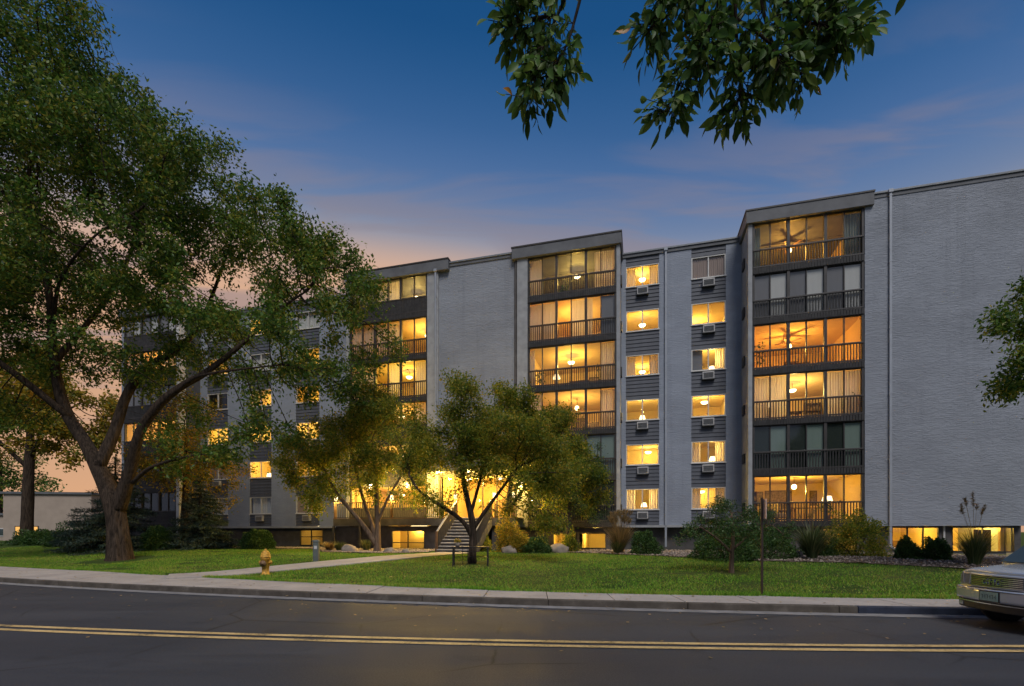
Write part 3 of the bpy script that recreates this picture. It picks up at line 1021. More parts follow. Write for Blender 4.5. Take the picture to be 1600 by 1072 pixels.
# ledge under the recessed walls, basement wall below
for a, b in ((-1.098, 5.408), (-32.2, -18.46)):
    wall("ledge", a, b, RC - .16, RC + .3, 1.87, 1.998, M["pilaster"])
def basement_window(s0, s1, d, z0, z1, n, lit=True, watt=70, mull=None, depth=4.0):
    f = MB()
    t_ = .05
    y0, y1 = d - .02, d + .06
    f.box(s0, s1, y0, y1, z0, z0 + t_); f.box(s0, s1, y0, y1, z1 - t_, z1)
    for i in range(n + 1):
        c = s0 + i * (s1 - s0) / n
        a, b = max(s0, c - t_ / 2), min(s1, c + t_ / 2)
        f.box(a, b, y0 + .003, y1, z0 + t_, z1 - t_)
    if mull:
        f.box(s0, s1, y0 + .012, y1 - .01, mull - .025, mull + .025)
    part = B("window", f, M["frame_dark"] if lit else M["white"])
    w = (s1 - s0) / n
    for i in range(n):
        put("pane", shared_box("pane", w - .05, .01, z1 - z0 - .1, M["glass"]), part, (s0 + (i + .5) * w, d + .02, z0 + .05))
    room(part, s0 - .3, s1 + .3, d + .16, d + depth, z0 - .35, z1 + .32, M["room"] if lit else M["room_unlit"])
    if lit:
        c = (s0 + s1) / 2
        for q in ((.5,) if s1 - s0 < 2.2 else (.28, .72)):
            p = s0 + q * (s1 - s0)
            B("ceiling_lamp", MB().box(p - .5, p + .5, d + 1.4, d + 1.55, z1 + .22, z1 + .30), M["tube"], part)
            lamp_light(part, (p, d + 1.5, z1 + .08), watt, (1, .66, .20), .2)
    return part
def base_wall(s0, s1, d, holes, ztop):
    """solid base wall around openings (list of s0,s1,z0,z1)"""
    x = s0
    for a, b, z0, z1 in holes:
        if a > x: wall("basement_wall", x, a, d, d + .15, .2, ztop, M["base"])
        wall("basement_wall", a + .001, b - .001, d + .001, d + .149, .2, z0 - .001, M["base"])
        if z1 < ztop - .01: wall("basement_wall", a + .001, b - .001, d + .001, d + .149, z1 + .001, ztop, M["base"])
        x = b
    wall("basement_wall", x, s1, d, d + .15, .2, ztop, M["base"])
DB = RC + .35
basement_window(-31.2, -29.9, DB, .62, 1.6, 2, False)
basement_window(-23.7, -21.8, DB, .62, 1.75, 2, True, 12, 1.25)
base_wall(-32.2, -18.4, DB, [(-31.2, -29.9, .62, 1.6), (-23.7, -21.8, .62, 1.75)], 1.868)
base_wall(-1.1, 5.6, DB, [], 1.868)
# end block basement with bright windows
DB2 = FR + .25
holes = [(11.9, 13.82, .72, 1.86), (14.35, 16.75, .66, 1.86)]
basement_window(11.9, 13.82, DB2, .72, 1.86, 3, True, 75)
basement_window(14.35, 16.75, DB2, .66, 1.86, 2, True, 95)
base_wall(10.6, 17.0, DB2, holes, 1.898)
wall("interior_door", 15.75, 16.45, DB2 + 1.0, DB2 + 1.06, .32, 1.72, M["frame_dark"])
wall("interior_column", 16.52, 16.66, DB2 + .5, DB2 + .64, .32, 2.17, M["room"])
wall("interior_counter", 11.8, 13.6, DB2 + 2.4, DB2 + 2.9, .38, 1.15, M["wood"])
wall("basement_post", 13.98, 14.05, DB2 - .06, DB2 - .002, .4, 1.89, M["white"])
# bay basements
for a, b, hh in ((5.4, 10.6, [(8.9, 10.4, .66, 1.80)]), (-7.0, -1.1, [(-4.9, -3.55, .66, 1.55), (-3.4, -1.9, .66, 1.55)]), (-18.2, -12.0, [])):
    base_wall(a, b, DB2 + .05, hh, 1.84)
    for h in hh:
        basement_window(h[0], h[1], DB2 + .05, h[2], h[3], 1 if b < 0 else 2, True, 60)
base_wall(-37.5, -32.2, DB2 + .05, [], 1.84)
wall("bay_floor_slab", 5.42, 10.644, FR + .02, FR + 5.3, 1.845, zr(1) - 1.27, M["frame_dark"])
wall("bay_floor_slab", -6.99, -1.31, FR + .02, FR + 5.3, 1.845, zr(1) - 1.27, M["frame_dark"])
wall("bay_floor_slab", -18.2, -12.0, FR + .02, FR + 5.3, 1.845, zr(1) - 1.27, M["frame_dark"])
wall("bay_floor_slab", -37.5, -32.5, FR + .02, FR + 5.3, 1.845, zr(1) - 1.27, M["frame_dark"])
# copings and gutters along the roof edge
def coping(s0, s1, d, z):
    bevel(wall("parapet_coping", s0, s1, d - .10, d + .45, z, z + .10, M["cap"]), .01)
    wall("parapet_board", s0, s1, d - .05, d + .3, z - .18, z - .002, M["fascia"])
coping(11.001, 17.1, FR, TOPW + .10)
coping(-11.28, -7.33, FR + .12, TOPW + .02)
coping(-1.01, 5.27, RC - .06, TOPW - .10)
coping(-32.19, -18.52, RC - .06, TOPW - .10)
# roof slab and remaining shell
wall("roof", -37.6, 16.98, RC + .4, 43.0, 17.55, 17.68, M["roof"])
wall("rear_wall", -37.6, 17.0, 43.0, 43.3, .2, 17.8, M["brick_flat"])
wall("end_wall", 16.7, 17.0, FR + .36, 42.99, .2, TOPW, M["brick"])
wall("end_wall", -37.75, -37.51, FR + .0, 42.99, .2, TOPW - .43, M["brick"])
wall("stub_wall", -12.0, -7.0, FR + .46, RC + .5, 5.2, 17.54, M["base"])

def downspout(s, d, z0, z1, mat, kick=.35, kd=0):
    m = MB()
    m.box(s - .055, s + .055, d - .10, d - .01, z0, z1)
    m.box(s - .10, s + .10, d - .14, d - .005, z1 + .001, z1 + .16)
    if kick:
        m.bar((s, d - .055, z0 + .02), (s + kick, d - .30, z0 - .28), .10, .09)
    o = B("downspout", m, mat)
    bevel(o, .012)
    for z in np.arange(z0 + 1.0, z1, 3.2):
        B("strap", MB().box(s - .075, s + .075, d - .105, d - .0, z, z + .03), mat, o)
downspout(1.40, RC - .06, .75, 17.78, M["spout"], 0)
downspout(11.7, FR - .02, .9, 18.05, M["spout"], .40)
downspout(-12.15, FR - .03, 2.2, 17.55, M["spout"], 0)
downspout(-7.1, FR + .10, 2.2, 17.55, M["base"], 0)
m = MB().tube([(-31.9, RC - .12, 1.95), (-31.9, RC - .25, 1.75), (-32.05, RC - .4, 1.6), (-32.1, RC - .4, .95), (-32.5, RC - .6, .8), (-33.2, RC - .6, .72), (-33.2, RC - .6, .5)], .055, 8)
B("downspout", m, M["spout_white"], None, True)
B("utility_box", MB().box(-33.6, -33.1, FR + .1, FR + .27, .95, 1.6), M["ac"])

# ------------------------------------------------------------------ entrance: deck, steps, rails, lobby
DK = 25.3
deck = MB()
ndk = 0
dz_ = 2.38
m = MB().box(-18.0, -6.6, DK, DK + .18, dz_ - .42, dz_ - .001)
B("deck_fascia", m, M["base"])
for i in range(14):
    d0 = DK + .002 + i * .141
    B("deck_board", MB().box(-18.0, -6.6, d0, d0 + .134, dz_, dz_ + .035), M["wood"])
# wall below the deck with the lit storefront
hs = [(-14.2, -12.1, .60, 1.70)]
basement_window(-14.2, -12.1, DK + .25, .60, 1.70, 2, True, 70, .98, 1.6)
base_wall(-18.0, -10.2, DK + .25, hs, 1.95)
base_wall(-8.0, -7.6, DK + .25, [], 1.95)
for s in (-18.0, -16.2, -7.7, -6.65):
    wall("deck_post", s - .06, s + .06, DK - .0, DK + .12, .3, dz_ - .425, M["base"]) if s < -16 or s > -7 else None
def rail_run(a, b, z0, z1, name="deck_railing", dark=True):
    """railing between two plan points; z0/z1 = walking level at the ends"""
    A, Bv = Vector((*a, z0)), Vector((*b, z1))
    o = B(name, MB().bar(A + Vector((0, 0, .98)), Bv + Vector((0, 0, .98)), .09, .045), M["wood"] if dark else M["concrete"])
    n_ = max(2, int((Bv - A).length / .12))
    bs = MB()
    for i in range(n_ + 1):
        p = A.lerp(Bv, i / n_)
        bs.box(p.x - .016, p.x + .016, p.y - .016, p.y + .016, p.z + .08, p.z + .955)
    tag(B("balusters", bs, M["frame_dark"], o), kind="stuff")
    for p in (A, Bv):
        B("newel_post", MB().box(p.x - .055, p.x + .055, p.y - .055, p.y + .055, p.z - .05, p.z + 1.05), M["wood"], o)
    B("bottom_rail", MB().bar(A + Vector((0, 0, .08)), Bv + Vector((0, 0, .08)), .05, .04), M["frame_dark"], o)
rail_run((-17.9, DK + .06), (-14.1, DK + .06), dz_, dz_)
rail_run((-14.1, DK + .06), (-10.1, DK + .06), dz_, dz_)
rail_run((-7.75, DK + .06), (-6.7, DK + .06), dz_, dz_)
st = B("front_steps", MB().bar((-10.0, 22.45, .42), (-10.0, DK, 2.14), .07, .34).bar((-7.95, 22.45, .42), (-7.95, DK, 2.14), .07, .34), M["base"])
nst = 11
for i in range(nst):
    zt_ = .57 + (i + 1) * (dz_ + .035 - .57) / (nst + 0)
    d0 = 22.45 + i * (DK - 22.45) / nst
    if i < nst - 0:
        bevel(B("tread", MB().box(-9.96, -7.99, d0 - .02, d0 + .275, zt_ - .06, zt_ - .004), M["concrete"], st), .01)
        B("riser", MB().box(-9.95, -8.0, d0 + .03, d0 + .05, zt_ - .16, zt_ - .062), M["base"], st)
rail_run((-10.0, 22.5), (-10.0, DK - .02), .6, dz_, "step_railing", False)
rail_run((-7.95, 22.5), (-7.95, DK - .02), .6, dz_, "step_railing", False)
# post lanterns at the deck front
for s_p in (-17.85, -14.1, -10.1, -7.8, -6.7):
    o = B("post_lantern", MB().box(s_p - .045, s_p + .045, DK + .015, DK + .105, dz_ + 1.051, dz_ + 1.12).box(s_p - .10, s_p + .10, DK - .04, DK + .16, dz_ + 1.36, dz_ + 1.40), M["frame_dark"])
    put("lantern_glass", MB().box(-.07, .07, -.07, .07, 0, .238).mesh("lantern_glass", M["shade"]), o, (s_p, DK + .06, dz_ + 1.121))
    lamp_light(o, (s_p, DK - .12, dz_ + 1.25), 62, (1, .62, .24), .08, "lantern_light")
# lobby front
room(B("lobby", MB().box(-11.9, -11.8, FR - .05, FR + .11, dz_ + .04, 5.1).box(-7.35, -7.25, FR - .05, FR + .11, dz_ + .04, 5.1).box(-11.799, -7.351, FR - .05, FR + .11, 4.95, 5.1), M["frame_dark"]),
     -11.85, -7.3, FR + .43, FR + 5, dz_ + .03, 5.05, M["room"])
lob = [o for o in bld.children if o.name.startswith("lobby")][0]
for i in range(5):
    s = -11.8 + (i + .5) * .89
    put("door_leaf" if i in (2, 3) else "pane", shared_box("pane", .83, .012, 2.45, M["glass"]), lob, (s, FR + .0, dz_ + .05))
    B("mullion", MB().box(s + .42, s + .47, FR - .04, FR + .09, dz_ + .04, 4.948), M["frame_dark"], lob)
for s in (-10.6, -8.5):
    put("ceiling_lamp", dish, lob, (s, FR + 1.6, 4.95))
    lamp_light(lob, (s, FR + 1.6, 4.65), 150, (1, .62, .20), .15)
# canopy with recessed lamps over the steps' landing
B("entrance_canopy", MB().box(-12.4, -6.9, DK + .4, FR - .06, 5.12, 5.34), M["fascia"])
can = [o for o in bld.children if o.name.startswith("entrance_canopy")][0]
for s in (-11.6, -9.7, -7.8):
    put("downlight", MB().lathe([(.10, -.02), (.13, .0)], 14).mesh("downlight", M["lamp"]), can, (s, DK + 1.1, 5.115))
    lamp_light(can, (s, DK + 1.1, 4.98), 130, (1, .60, .20), .1, "entrance_light")
# deck wall lanterns on the board-front bay and under the deck
lan = MB().box(-.07, .07, -.14, 0, 0, .26).mesh("lantern", M["lamp"])
for s, z, wt in ((-16.6, 4.35, 110), (-14.0, 4.35, 110), (-6.75, 4.4, 110)):
    o = B("wall_lantern", MB().box(s - .09, s + .09, FR - .07, FR - .052, z - .05, z + .33).box(s - .09, s + .09, FR - .22, FR - .07, z + .30, z + .33), M["frame_dark"])
    put("lantern_glass", lan, o, (s, FR - .071, z + .02))
    lamp_light(o, (s, FR - .35, z + .1), wt, (1, .60, .20), .08, "lantern_light")

# ------------------------------------------------------------------ trees
def smooth_path(pts, n=5):
    return [(p[0], p[1], p[2], p[3]) for p in catmull(pts, n)]

def colonize(paths, blobs, n_attr, step, kill, infl, rng, iters=90):
    """grow twigs from the limb paths towards points scattered in clumps (space colonisation)"""
    pos, par, rad, main = [], [], [], []
    for path in paths:
        prev = None
        P = np.array([p[:3] for p in path])
        if pos:
            prev = int(np.argmin(((np.array(pos) - P[0]) ** 2).sum(1)))
        for i, p in enumerate(path):
            if i == 0 and prev is not None:
                continue
            pos.append(np.array(p[:3], float)); par.append(-1 if prev is None else prev); rad.append(p[3]); main.append(True)
            prev = len(pos) - 1
    A = []
    tot = sum(b[3] * b[4] * b[5] * (b[6] if len(b) > 6 else 1) for b in blobs)
    for b in blobs:
        n = max(4, int(n_attr * b[3] * b[4] * b[5] * (b[6] if len(b) > 6 else 1) / tot))
        nc = max(3, n // 38)
        d = rng.normal(size=(nc, 3)); d /= np.linalg.norm(d, axis=1)[:, None]
        cc = d * (rng.random(nc) ** .40)[:, None]
        pick = rng.integers(0, nc, n)
        pts = cc[pick] + rng.normal(0, .125, (n, 3))
        A.append(pts * np.array(b[3:6]) + np.array(b[:3]))
    A = np.concatenate(A)
    pos = np.array(pos)
    near = np.full(len(A), 1e9); who = np.zeros(len(A), int)
    def upd(idx):
        nonlocal near, who
        for c in np.array_split(idx, max(1, len(idx) // 200)):
            if len(c) == 0: continue
            d = np.sqrt(((A[:, None, :] - pos[None, c, :]) ** 2).sum(2))
            j = d.argmin(1); dm = d[np.arange(len(A)), j]
            b = dm < near
            near[b] = dm[b]; who[b] = c[j[b]]
    upd(np.arange(len(pos)))
    alive = np.ones(len(A), bool)
    for it in range(iters):
        alive &= near > kill
        act = alive & (near < infl)
        if not act.any(): break
        u, inv = np.unique(who[act], return_inverse=True)
        dirs = np.zeros((len(u), 3))
        dv = A[act] - pos[who[act]]
        dv /= np.linalg.norm(dv, axis=1)[:, None]
        np.add.at(dirs, inv, dv)
        dirs += rng.normal(0, .15, dirs.shape)
        dirs /= np.linalg.norm(dirs, axis=1)[:, None] + 1e-9
        new = pos[u] + dirs * step
        k0 = len(pos)
        pos = np.concatenate((pos, new))
        par += list(u); rad += [0] * len(u); main += [False] * len(u)
        upd(np.arange(k0, len(pos)))
    return pos, np.array(par), np.array(rad), np.array(main)

def leaf_quads(P, D, L, W, rng, droop=.25):
    """kite leaves at points P pointing roughly along D"""
    n = len(P)
    d = D + rng.normal(0, .75, (n, 3)); d[:, 2] -= droop
    d /= np.linalg.norm(d, axis=1)[:, None]
    nn = rng.normal(0, .7, (n, 3)); nn[:, 2] += .8
    s = np.cross(d, nn); s /= np.linalg.norm(s, axis=1)[:, None] + 1e-9
    up = np.cross(s, d)
    l = (L * rng.uniform(.65, 1.25, n))[:, None]
    w = l * W
    a = P; b = P + d * l * .45 + s * w * .5 + up * l * .05; c = P + d * l; e = P + d * l * .45 - s * w * .5 + up * l * .05
    return np.stack((a, b, c, e), 1).reshape(-1, 3)

def make_tree(name, base, label, paths, blobs, n_attr, leaf_mat_, bark, seed, step=.34, kill=.42, infl=3.2, leaves=9, leafL=.11, leafW=.5,
              spread=.17, scale=1.0, twig=.006, group=None, rough_trunk=.12, droop=.25, cat="tree", tipdepth=3, sides=14):
    rng = np.random.default_rng(seed)
    root = empty(name, base)
    tag(root, label, cat, group)
    S = scale
    paths = [[(p[0] * S, p[1] * S, p[2] * S, p[3] * S) for p in smooth_path(pa)] for pa in paths]
    blobs = [tuple([b[0] * S, b[1] * S, b[2] * S, b[3] * S, b[4] * S, b[5] * S]) + tuple(b[6:]) for b in blobs]
    pos, par, rad, main = colonize(paths, blobs, n_attr, step, kill, infl, rng)
    n = len(pos)
    cnt = np.zeros(n); kids = np.zeros(n, int)
    hgt = np.zeros(n, int)
    r3 = np.zeros(n)
    for i in range(n - 1, -1, -1):
        if kids[i] == 0: r3[i] = max(r3[i], twig ** 2.2)
        p = par[i]
        if p >= 0:
            kids[p] += 1
            r3[p] += r3[i]
            hgt[p] = max(hgt[p], hgt[i] + 1)
    rr = r3 ** (1 / 2.2)
    # limbs
    mb = MB()
    for j, pa in enumerate(paths):
        mb.tube([p[:3] for p in pa], [p[3] for p in pa], sides if j < 3 else 10, True, rough_trunk, seed + j * 3)
    mb.build("trunk", bark, root, True)
    # twigs: 4-sided frusta
    idx = np.where(~main)[0]
    a = pos[par[idx]]; b = pos[idx]
    ra = np.minimum(rr[par[idx]], rr[idx] * 1.35); rb = rr[idx]
    d = b - a; d /= np.linalg.norm(d, axis=1)[:, None] + 1e-9
    ref = np.where(np.abs(d[:, 2:3]) < .9, np.array([[0, 0, 1.]]), np.array([[0, 1., 0]]))
    s = np.cross(d, ref); s /= np.linalg.norm(s, axis=1)[:, None]
    t_ = np.cross(s, d)
    ns = 5
    V = []
    for q, r_ in ((a - d * ra[:, None] * .3, ra), (b, rb)):
        for k in range(ns):
            an = 2 * math.pi * k / ns
            V.append(q + (s * math.cos(an) + t_ * math.sin(an)) * r_[:, None])
    V = np.stack(V, 1)
    m_ = len(idx)
    fb = np.array([(k, (k + 1) % ns, ns + (k + 1) % ns, ns + k) for k in range(ns)])
    Fc = (fb[None] + (np.arange(m_) * 2 * ns)[:, None, None]).reshape(-1, 4)
    tag(put("branches", np_mesh("branches", V.reshape(-1, 3), Fc, bark, True), root), kind="stuff")
    # leaves on the outer twigs
    tips = idx[hgt[idx] < tipdepth]
    D = pos[tips] - pos[par[tips]]; D /= np.linalg.norm(D, axis=1)[:, None] + 1e-9
    k = rng.poisson(leaves, len(tips))
    Pn = np.repeat(pos[tips], k, 0) + rng.normal(0, spread, (k.sum(), 3)) - np.repeat(D, k, 0) * rng.uniform(0, step, (k.sum(), 1))
    Q = leaf_quads(Pn, np.repeat(D, k, 0), leafL, leafW, rng, droop)
    put("crown", np_mesh("crown", Q, np.arange(len(Q)).reshape(-1, 4), leaf_mat_), root)
    return root, len(Pn)

T = {}
# big elm
paths = [
    [(0, 0, -.15, 0.564), (0, 0, .25, 0.452), (-.08, 0, 1.2, 0.388), (-.27, 0, 2.3, 0.366), (-.75, .1, 3.4, 0.317), (-1.6, .25, 4.9, 0.247), (-2.7, .4, 6.5, 0.212), (-3.1, .3, 8.5, 0.169), (-3.05, 0, 11.5, 0.127), (-3.5, -.2, 14, 0.092), (-3.9, 0, 16.7, 0.064), (-3.2, .2, 19, 0.035)],
    [(-.1, 0, 2.2, 0.296), (.25, -.1, 3.0, 0.254), (.6, -.2, 3.9, 0.218), (1.0, -.4, 4.9, 0.190), (1.4, -.5, 5.7, 0.176), (2.3, -.7, 6.6, 0.163), (3.3, -.9, 7.2, 0.141), (4.3, -1, 7.7, 0.120), (5.7, -1, 8.8, 0.092), (7, -.8, 10.2, 0.064), (8.2, -.6, 11.2, 0.035)],
    [(-1.0, .1, 4.0, 0.240), (-.85, .7, 5.6, 0.212), (-.5, 1.0, 7.4, 0.176), (.3, 1.2, 8.7, 0.155), (1.3, 1.4, 9.4, 0.127), (2.3, 1.6, 10.7, 0.099), (3.1, 1.8, 13, 0.064), (3.9, 1.8, 15.4, 0.035)],
    [(.7, -.2, 3.3, 0.092), (1.8, -.7, 3.85, 0.077), (3.3, -1.2, 4.15, 0.052), (4.4, -1.5, 4.3, 0.032)],
    [(-2.4, .4, 6.1, 0.155), (-3.9, -.6, 7.8, 0.127), (-5.0, -1.6, 8.9, 0.099), (-6.6, -2.2, 10.4, 0.057)],
    [(-3.1, .3, 8.6, 0.127), (-2.2, 1.2, 11.0, 0.099), (-1.0, 1.6, 13.6, 0.071), (-.2, 1.5, 16.5, 0.042), (.3, 1.2, 18.5, 0.028)],
    [(3.3, -.9, 7.2, 0.084), (4.6, -1.8, 7.3, 0.064), (6.2, -2.2, 7.4, 0.042), (8.0, -2.2, 7.6, 0.025)],
    [(-3.1, .2, 10, 0.084), (-1.6, -1.0, 11.5, 0.064), (.3, -1.8, 12.6, 0.042), (1.8, -2.0, 13.4, 0.025)],
]
blobs = [(-4.5, 0, 19.5, 3.6, 4.2, 3.4), (-1.2, 0, 20.0, 2.2, 3.5, 2.8), (-.6, 0, 16.8, 2.8, 4, 2.4), (2.0, .3, 16.5, 2.6, 3.8, 2.6), (4.6, .3, 14.6, 2.4, 3.5, 2.2), (-6.5, 0, 14.5, 3.0, 4, 3.2), (-1.5, -.5, 12.5, 3.0, 3.6, 1.9),
         (2.0, 0, 12.2, 2.6, 3.8, 2.0), (6.9, 0, 12.9, 2.4, 3.5, 2.3), (9.7, 0, 11.0, 1.8, 2.8, 2.0), (5.3, 0, 9.9, 2.4, 3.5, 1.7), (9.0, -.8, 8.6, 2.3, 2.8, 1.8), (-5.5, -.6, 10.2, 3.0, 3.8, 1.9), (-2.6, -1, 8.4, 1.7, 2.6, 1.0, .6),
         (1.6, 0, 8.3, 2.2, 3.4, 1.2, .8), (4.2, -1.4, 4.7, 1.9, 1.5, 1.3), (6.6, -1.8, 6.4, 2.0, 1.6, 1.4), (-7, 0, 7.2, 2.5, 3, 1.7), (4.0, .8, 6.3, 1.6, 1.6, 1.2, .7), (2.6, -.9, 3.9, 1.2, 1.2, .7, .8),
         (-4.5, 1.5, 12.5, 3.0, 2.6, 2.0), (-6.0, 0, 5.6, 1.8, 2.2, 1.3), (-3.6, 1.8, 9.0, 2.4, 2.2, 1.3), (.2, 1.8, 9.6, 2.4, 2.2, 1.5), (1.2, 1.6, 6.8, 1.7, 1.8, 1.0), (9.8, -.5, 7.2, 1.5, 1.8, 1.2), (10.6, 0, 9.4, 1.3, 1.8, 1.4), (5.2, 0, 7.6, 1.8, 2.0, 1.1, 1.4), (7.4, -1.2, 5.6, 1.5, 1.3, 1.0, 1.4), (5.6, -1.6, 4.6, 1.3, 1.2, .9, 1.4), (3.4, .6, 10.2, 2.0, 2.2, 1.4, 1.2)]
T["big"] = make_tree("elm_tree", (-18.42, 22.57, .28), "towering dark green elm with a thick forked trunk growing on the lawn", paths, blobs, 14500, M["leaf"], M["bark"], 3,
                     step=.30, kill=.27, leaves=26, leafL=.19, leafW=.47, spread=.225, tipdepth=3, scale=1.10, twig=.0075, rough_trunk=.16, sides=28)

def small_tree(name, base, label, H, blobs, stems, n_attr, mat, bark, seed, **kw):
    T[label] = make_tree(name, base, label, stems, blobs, n_attr, mat, bark, seed, **kw)

# multi-stem tree beside the deck
st1 = [[(0, 0, -.1, .20), (.02, 0, .5, .17), (.03, 0, 1.3, .14), (.0, 0, 2.6, .12), (-.1, .1, 4.2, .09), (-.3, .1, 6.0, .05)],
       [(0, 0, .35, .15), (-.6, -.1, 1.3, .12), (-1.3, -.2, 2.2, .10), (-2.1, -.2, 3.2, .07), (-2.8, -.1, 4.6, .04)],
       [(0, 0, .3, .13), (-.3, .2, 1.4, .11), (-.75, .3, 2.6, .09), (-1.2, .4, 4.2, .06), (-1.5, .4, 5.8, .03)],
       [(.03, 0, 1.5, .09), (.5, -.1, 2.6, .07), (1.2, -.2, 3.8, .05), (1.8, -.1, 5.0, .03)]]
bl1 = [(-3.2, 0, 4.6, 1.7, 1.7, 1.5), (-1.6, 0, 5.6, 1.8, 1.9, 1.5), (.2, 0, 6.6, 1.6, 1.8, 1.5), (1.5, 0, 5.4, 1.5, 1.7, 1.4), (-.6, 0, 7.7, 1.4, 1.5, 1.0), (-2.8, -.3, 3.2, 1.4, 1.2, .8), (1.3, -.3, 3.9, 1.1, 1.2, .8), (-4.3, 0, 5.5, 1.1, 1.2, 1.1), (-3.6, -.2, 3.9, 1.4, 1.3, 1.0), (-1.0, -.2, 4.4, 1.5, 1.5, .9), (.4, -.2, 4.4, 1.3, 1.3, .9), (-2.2, -.3, 2.6, 1.1, 1.0, .6), (1.7, -.2, 3.0, 1.0, 1.0, .7), (.2, -.4, 3.2, .9, .9, .6), (-4.4, -.2, 4.2, 1.2, 1.1, .9), (2.5, -.3, 4.3, 1.0, 1.0, 1.0), (-3.4, -.4, 2.5, .9, .9, .5)]
small_tree("crabapple_tree", (-6.92, 24.6, .55), "pale barked multi stem tree lit warm beside the entrance deck", 8, bl1, st1, 4200, M["leaf_mid"], M["bark_pale"], 21, step=.20, kill=.19, leaves=34, leafL=.135, leafW=.52, spread=.21, tipdepth=4)
# tree in the lawn by the bench
st2 = [[(0, 0, -.1, .19), (0, 0, .3, .155), (.02, 0, 1.1, .13), (-.02, 0, 1.7, .12), (-.3, .1, 2.9, .09), (-.45, .1, 4.1, .065), (-.5, 0, 5.4, .035)],
       [(0, 0, 1.0, .09), (-.35, -.2, 1.6, .08), (-1.1, -.3, 2.15, .065), (-1.9, -.4, 2.7, .045), (-2.3, -.4, 3.3, .03)],
       [(.02, 0, 1.3, .09), (.5, -.1, 2.0, .07), (1.1, -.2, 2.8, .055), (1.7, -.2, 3.6, .04)],
       [(-.05, 0, 1.9, .07), (.25, .3, 3.1, .055), (.6, .4, 4.4, .035)]]
bl2 = [(-.6, 0, 6.1, 1.3, 1.5, 1.0), (-1.3, 0, 4.9, 1.3, 1.5, 1.1), (.5, 0, 5.0, 1.3, 1.5, 1.1), (1.8, 0, 4.6, 1.2, 1.5, 1.2), (-2.0, -.2, 3.6, 1.0, 1.2, .9), (2.6, -.2, 3.3, 1.3, 1.3, 1.1), (1.4, -.4, 3.4, 1.1, 1.2, .8), (-1.3, -.6, 2.6, .8, .8, .5), (3.2, -.2, 2.2, 1.0, 1.0, .9), (0, .4, 3.6, 1.1, 1.1, .7, .6), (-.4, -.3, 4.3, 1.4, 1.4, 1.0), (2.2, .2, 4.0, 1.3, 1.3, 1.0), (-2.4, 0, 4.4, .9, 1.0, .9), (3.4, 0, 3.9, .9, 1.0, 1.0), (2.9, -.2, 1.7, .9, .9, .6), (-1.7, -.3, 2.2, .8, .8, .5), (1.5, -.3, 2.3, .9, .9, .6), (-.6, -.5, 2.7, .8, .8, .5)]
small_tree("hawthorn_tree", (-1.49, 18.04, .42), "dark trunked low spreading tree on the lawn beside the black bench", 7, bl2, st2, 4600, M["leaf_mid"], M["bark"], 33, step=.17, kill=.16, leaves=34, leafL=.10, leafW=.52, spread=.17, tipdepth=4)
# two trees close to the building right of the steps
st3 = [[(0, 0, -.1, .20), (.0, 0, 1.0, .16), (.1, 0, 2.4, .14), (.3, 0, 4.2, .10), (.5, 0, 6.4, .05)], [(.1, 0, 2.2, .09), (1.0, -.1, 3.4, .07), (2.2, -.2, 4.6, .04)]]
bl3 = [(.6, 0, 7.6, 1.6, 1.6, 1.3), (1.9, 0, 6.3, 1.7, 1.6, 1.4), (-.6, 0, 6.2, 1.4, 1.5, 1.3), (3.2, 0, 5.0, 1.5, 1.4, 1.3), (.9, 0, 4.6, 1.6, 1.5, 1.1), (4.3, 0, 3.9, 1.1, 1.1, 1.1), (4.4, -.3, 2.6, 1.1, 1.0, .9), (3.1, -.4, 3.0, 1.1, 1.0, .8), (2.0, -.4, 3.6, 1.1, 1.0, .8)]
small_tree("maple_tree", (-.3, 25.3, .55), "tall leafy tree rising close behind the steps against the glazed bay", 8, bl3, st3, 3600, M["leaf_mid"], M["bark"], 41, step=.20, kill=.19, leaves=36, leafL=.135, leafW=.52, spread=.2, tipdepth=4)
st4 = [[(0, 0, -.1, .17), (.05, 0, 1.0, .13), (.1, 0, 2.4, .10), (.0, 0, 4.2, .05)]]
bl4 = [(.2, 0, 4.4, 1.3, 1.2, 1.2), (.9, 0, 3.3, 1.2, 1.1, 1.1), (-.6, 0, 3.3, 1.1, 1.1, 1.0), (1.2, 0, 2.0, 1.0, 1.0, .9), (.1, 0, 2.3, .9, .9, .8), (1.7, .2, 4.6, .9, .9, 1.0)]
small_tree("juniper_tree", (2.9, 25.0, .55), "very dark bushy evergreen against the glazed bay above the feathery grass", 5, bl4, st4, 2000, M["leaf_dark"], M["bark"], 45, step=.14, kill=.15, leaves=18, leafL=.08, leafW=.4, spread=.11)
# small lawn tree near the sign post
st5 = [[(0, 0, -.06, .10), (0, 0, .25, .075), (.02, 0, .7, .065), (.05, 0, 1.2, .05), (.0, 0, 1.9, .03)], [(.01, 0, .65, .045), (-.5, -.1, 1.1, .035), (-1.0, -.1, 1.45, .02)], [(.02, 0, .75, .045), (.5, -.05, 1.15, .035), (1.1, -.1, 1.5, .02)]]
bl5 = [(0, 0, 2.05, .75, .8, .42), (-.8, 0, 1.55, .75, .8, .45), (.8, 0, 1.65, .75, .8, .5), (-1.3, 0, 1.15, .5, .6, .35), (1.35, 0, 1.2, .55, .6, .45), (0, -.2, 1.35, .8, .8, .4), (-.2, .3, 2.4, .35, .4, .3)]
small_tree("dwarf_maple_tree", (6.88, 15.05, .32), "small round headed dark green tree standing in the lawn near the sign post", 2.6, bl5, st5, 2200, M["leaf_dark"], M["bark_pale"], 51, step=.08, kill=.085, infl=1.6, leaves=15, leafL=.06, leafW=.55, spread=.07, twig=.004)
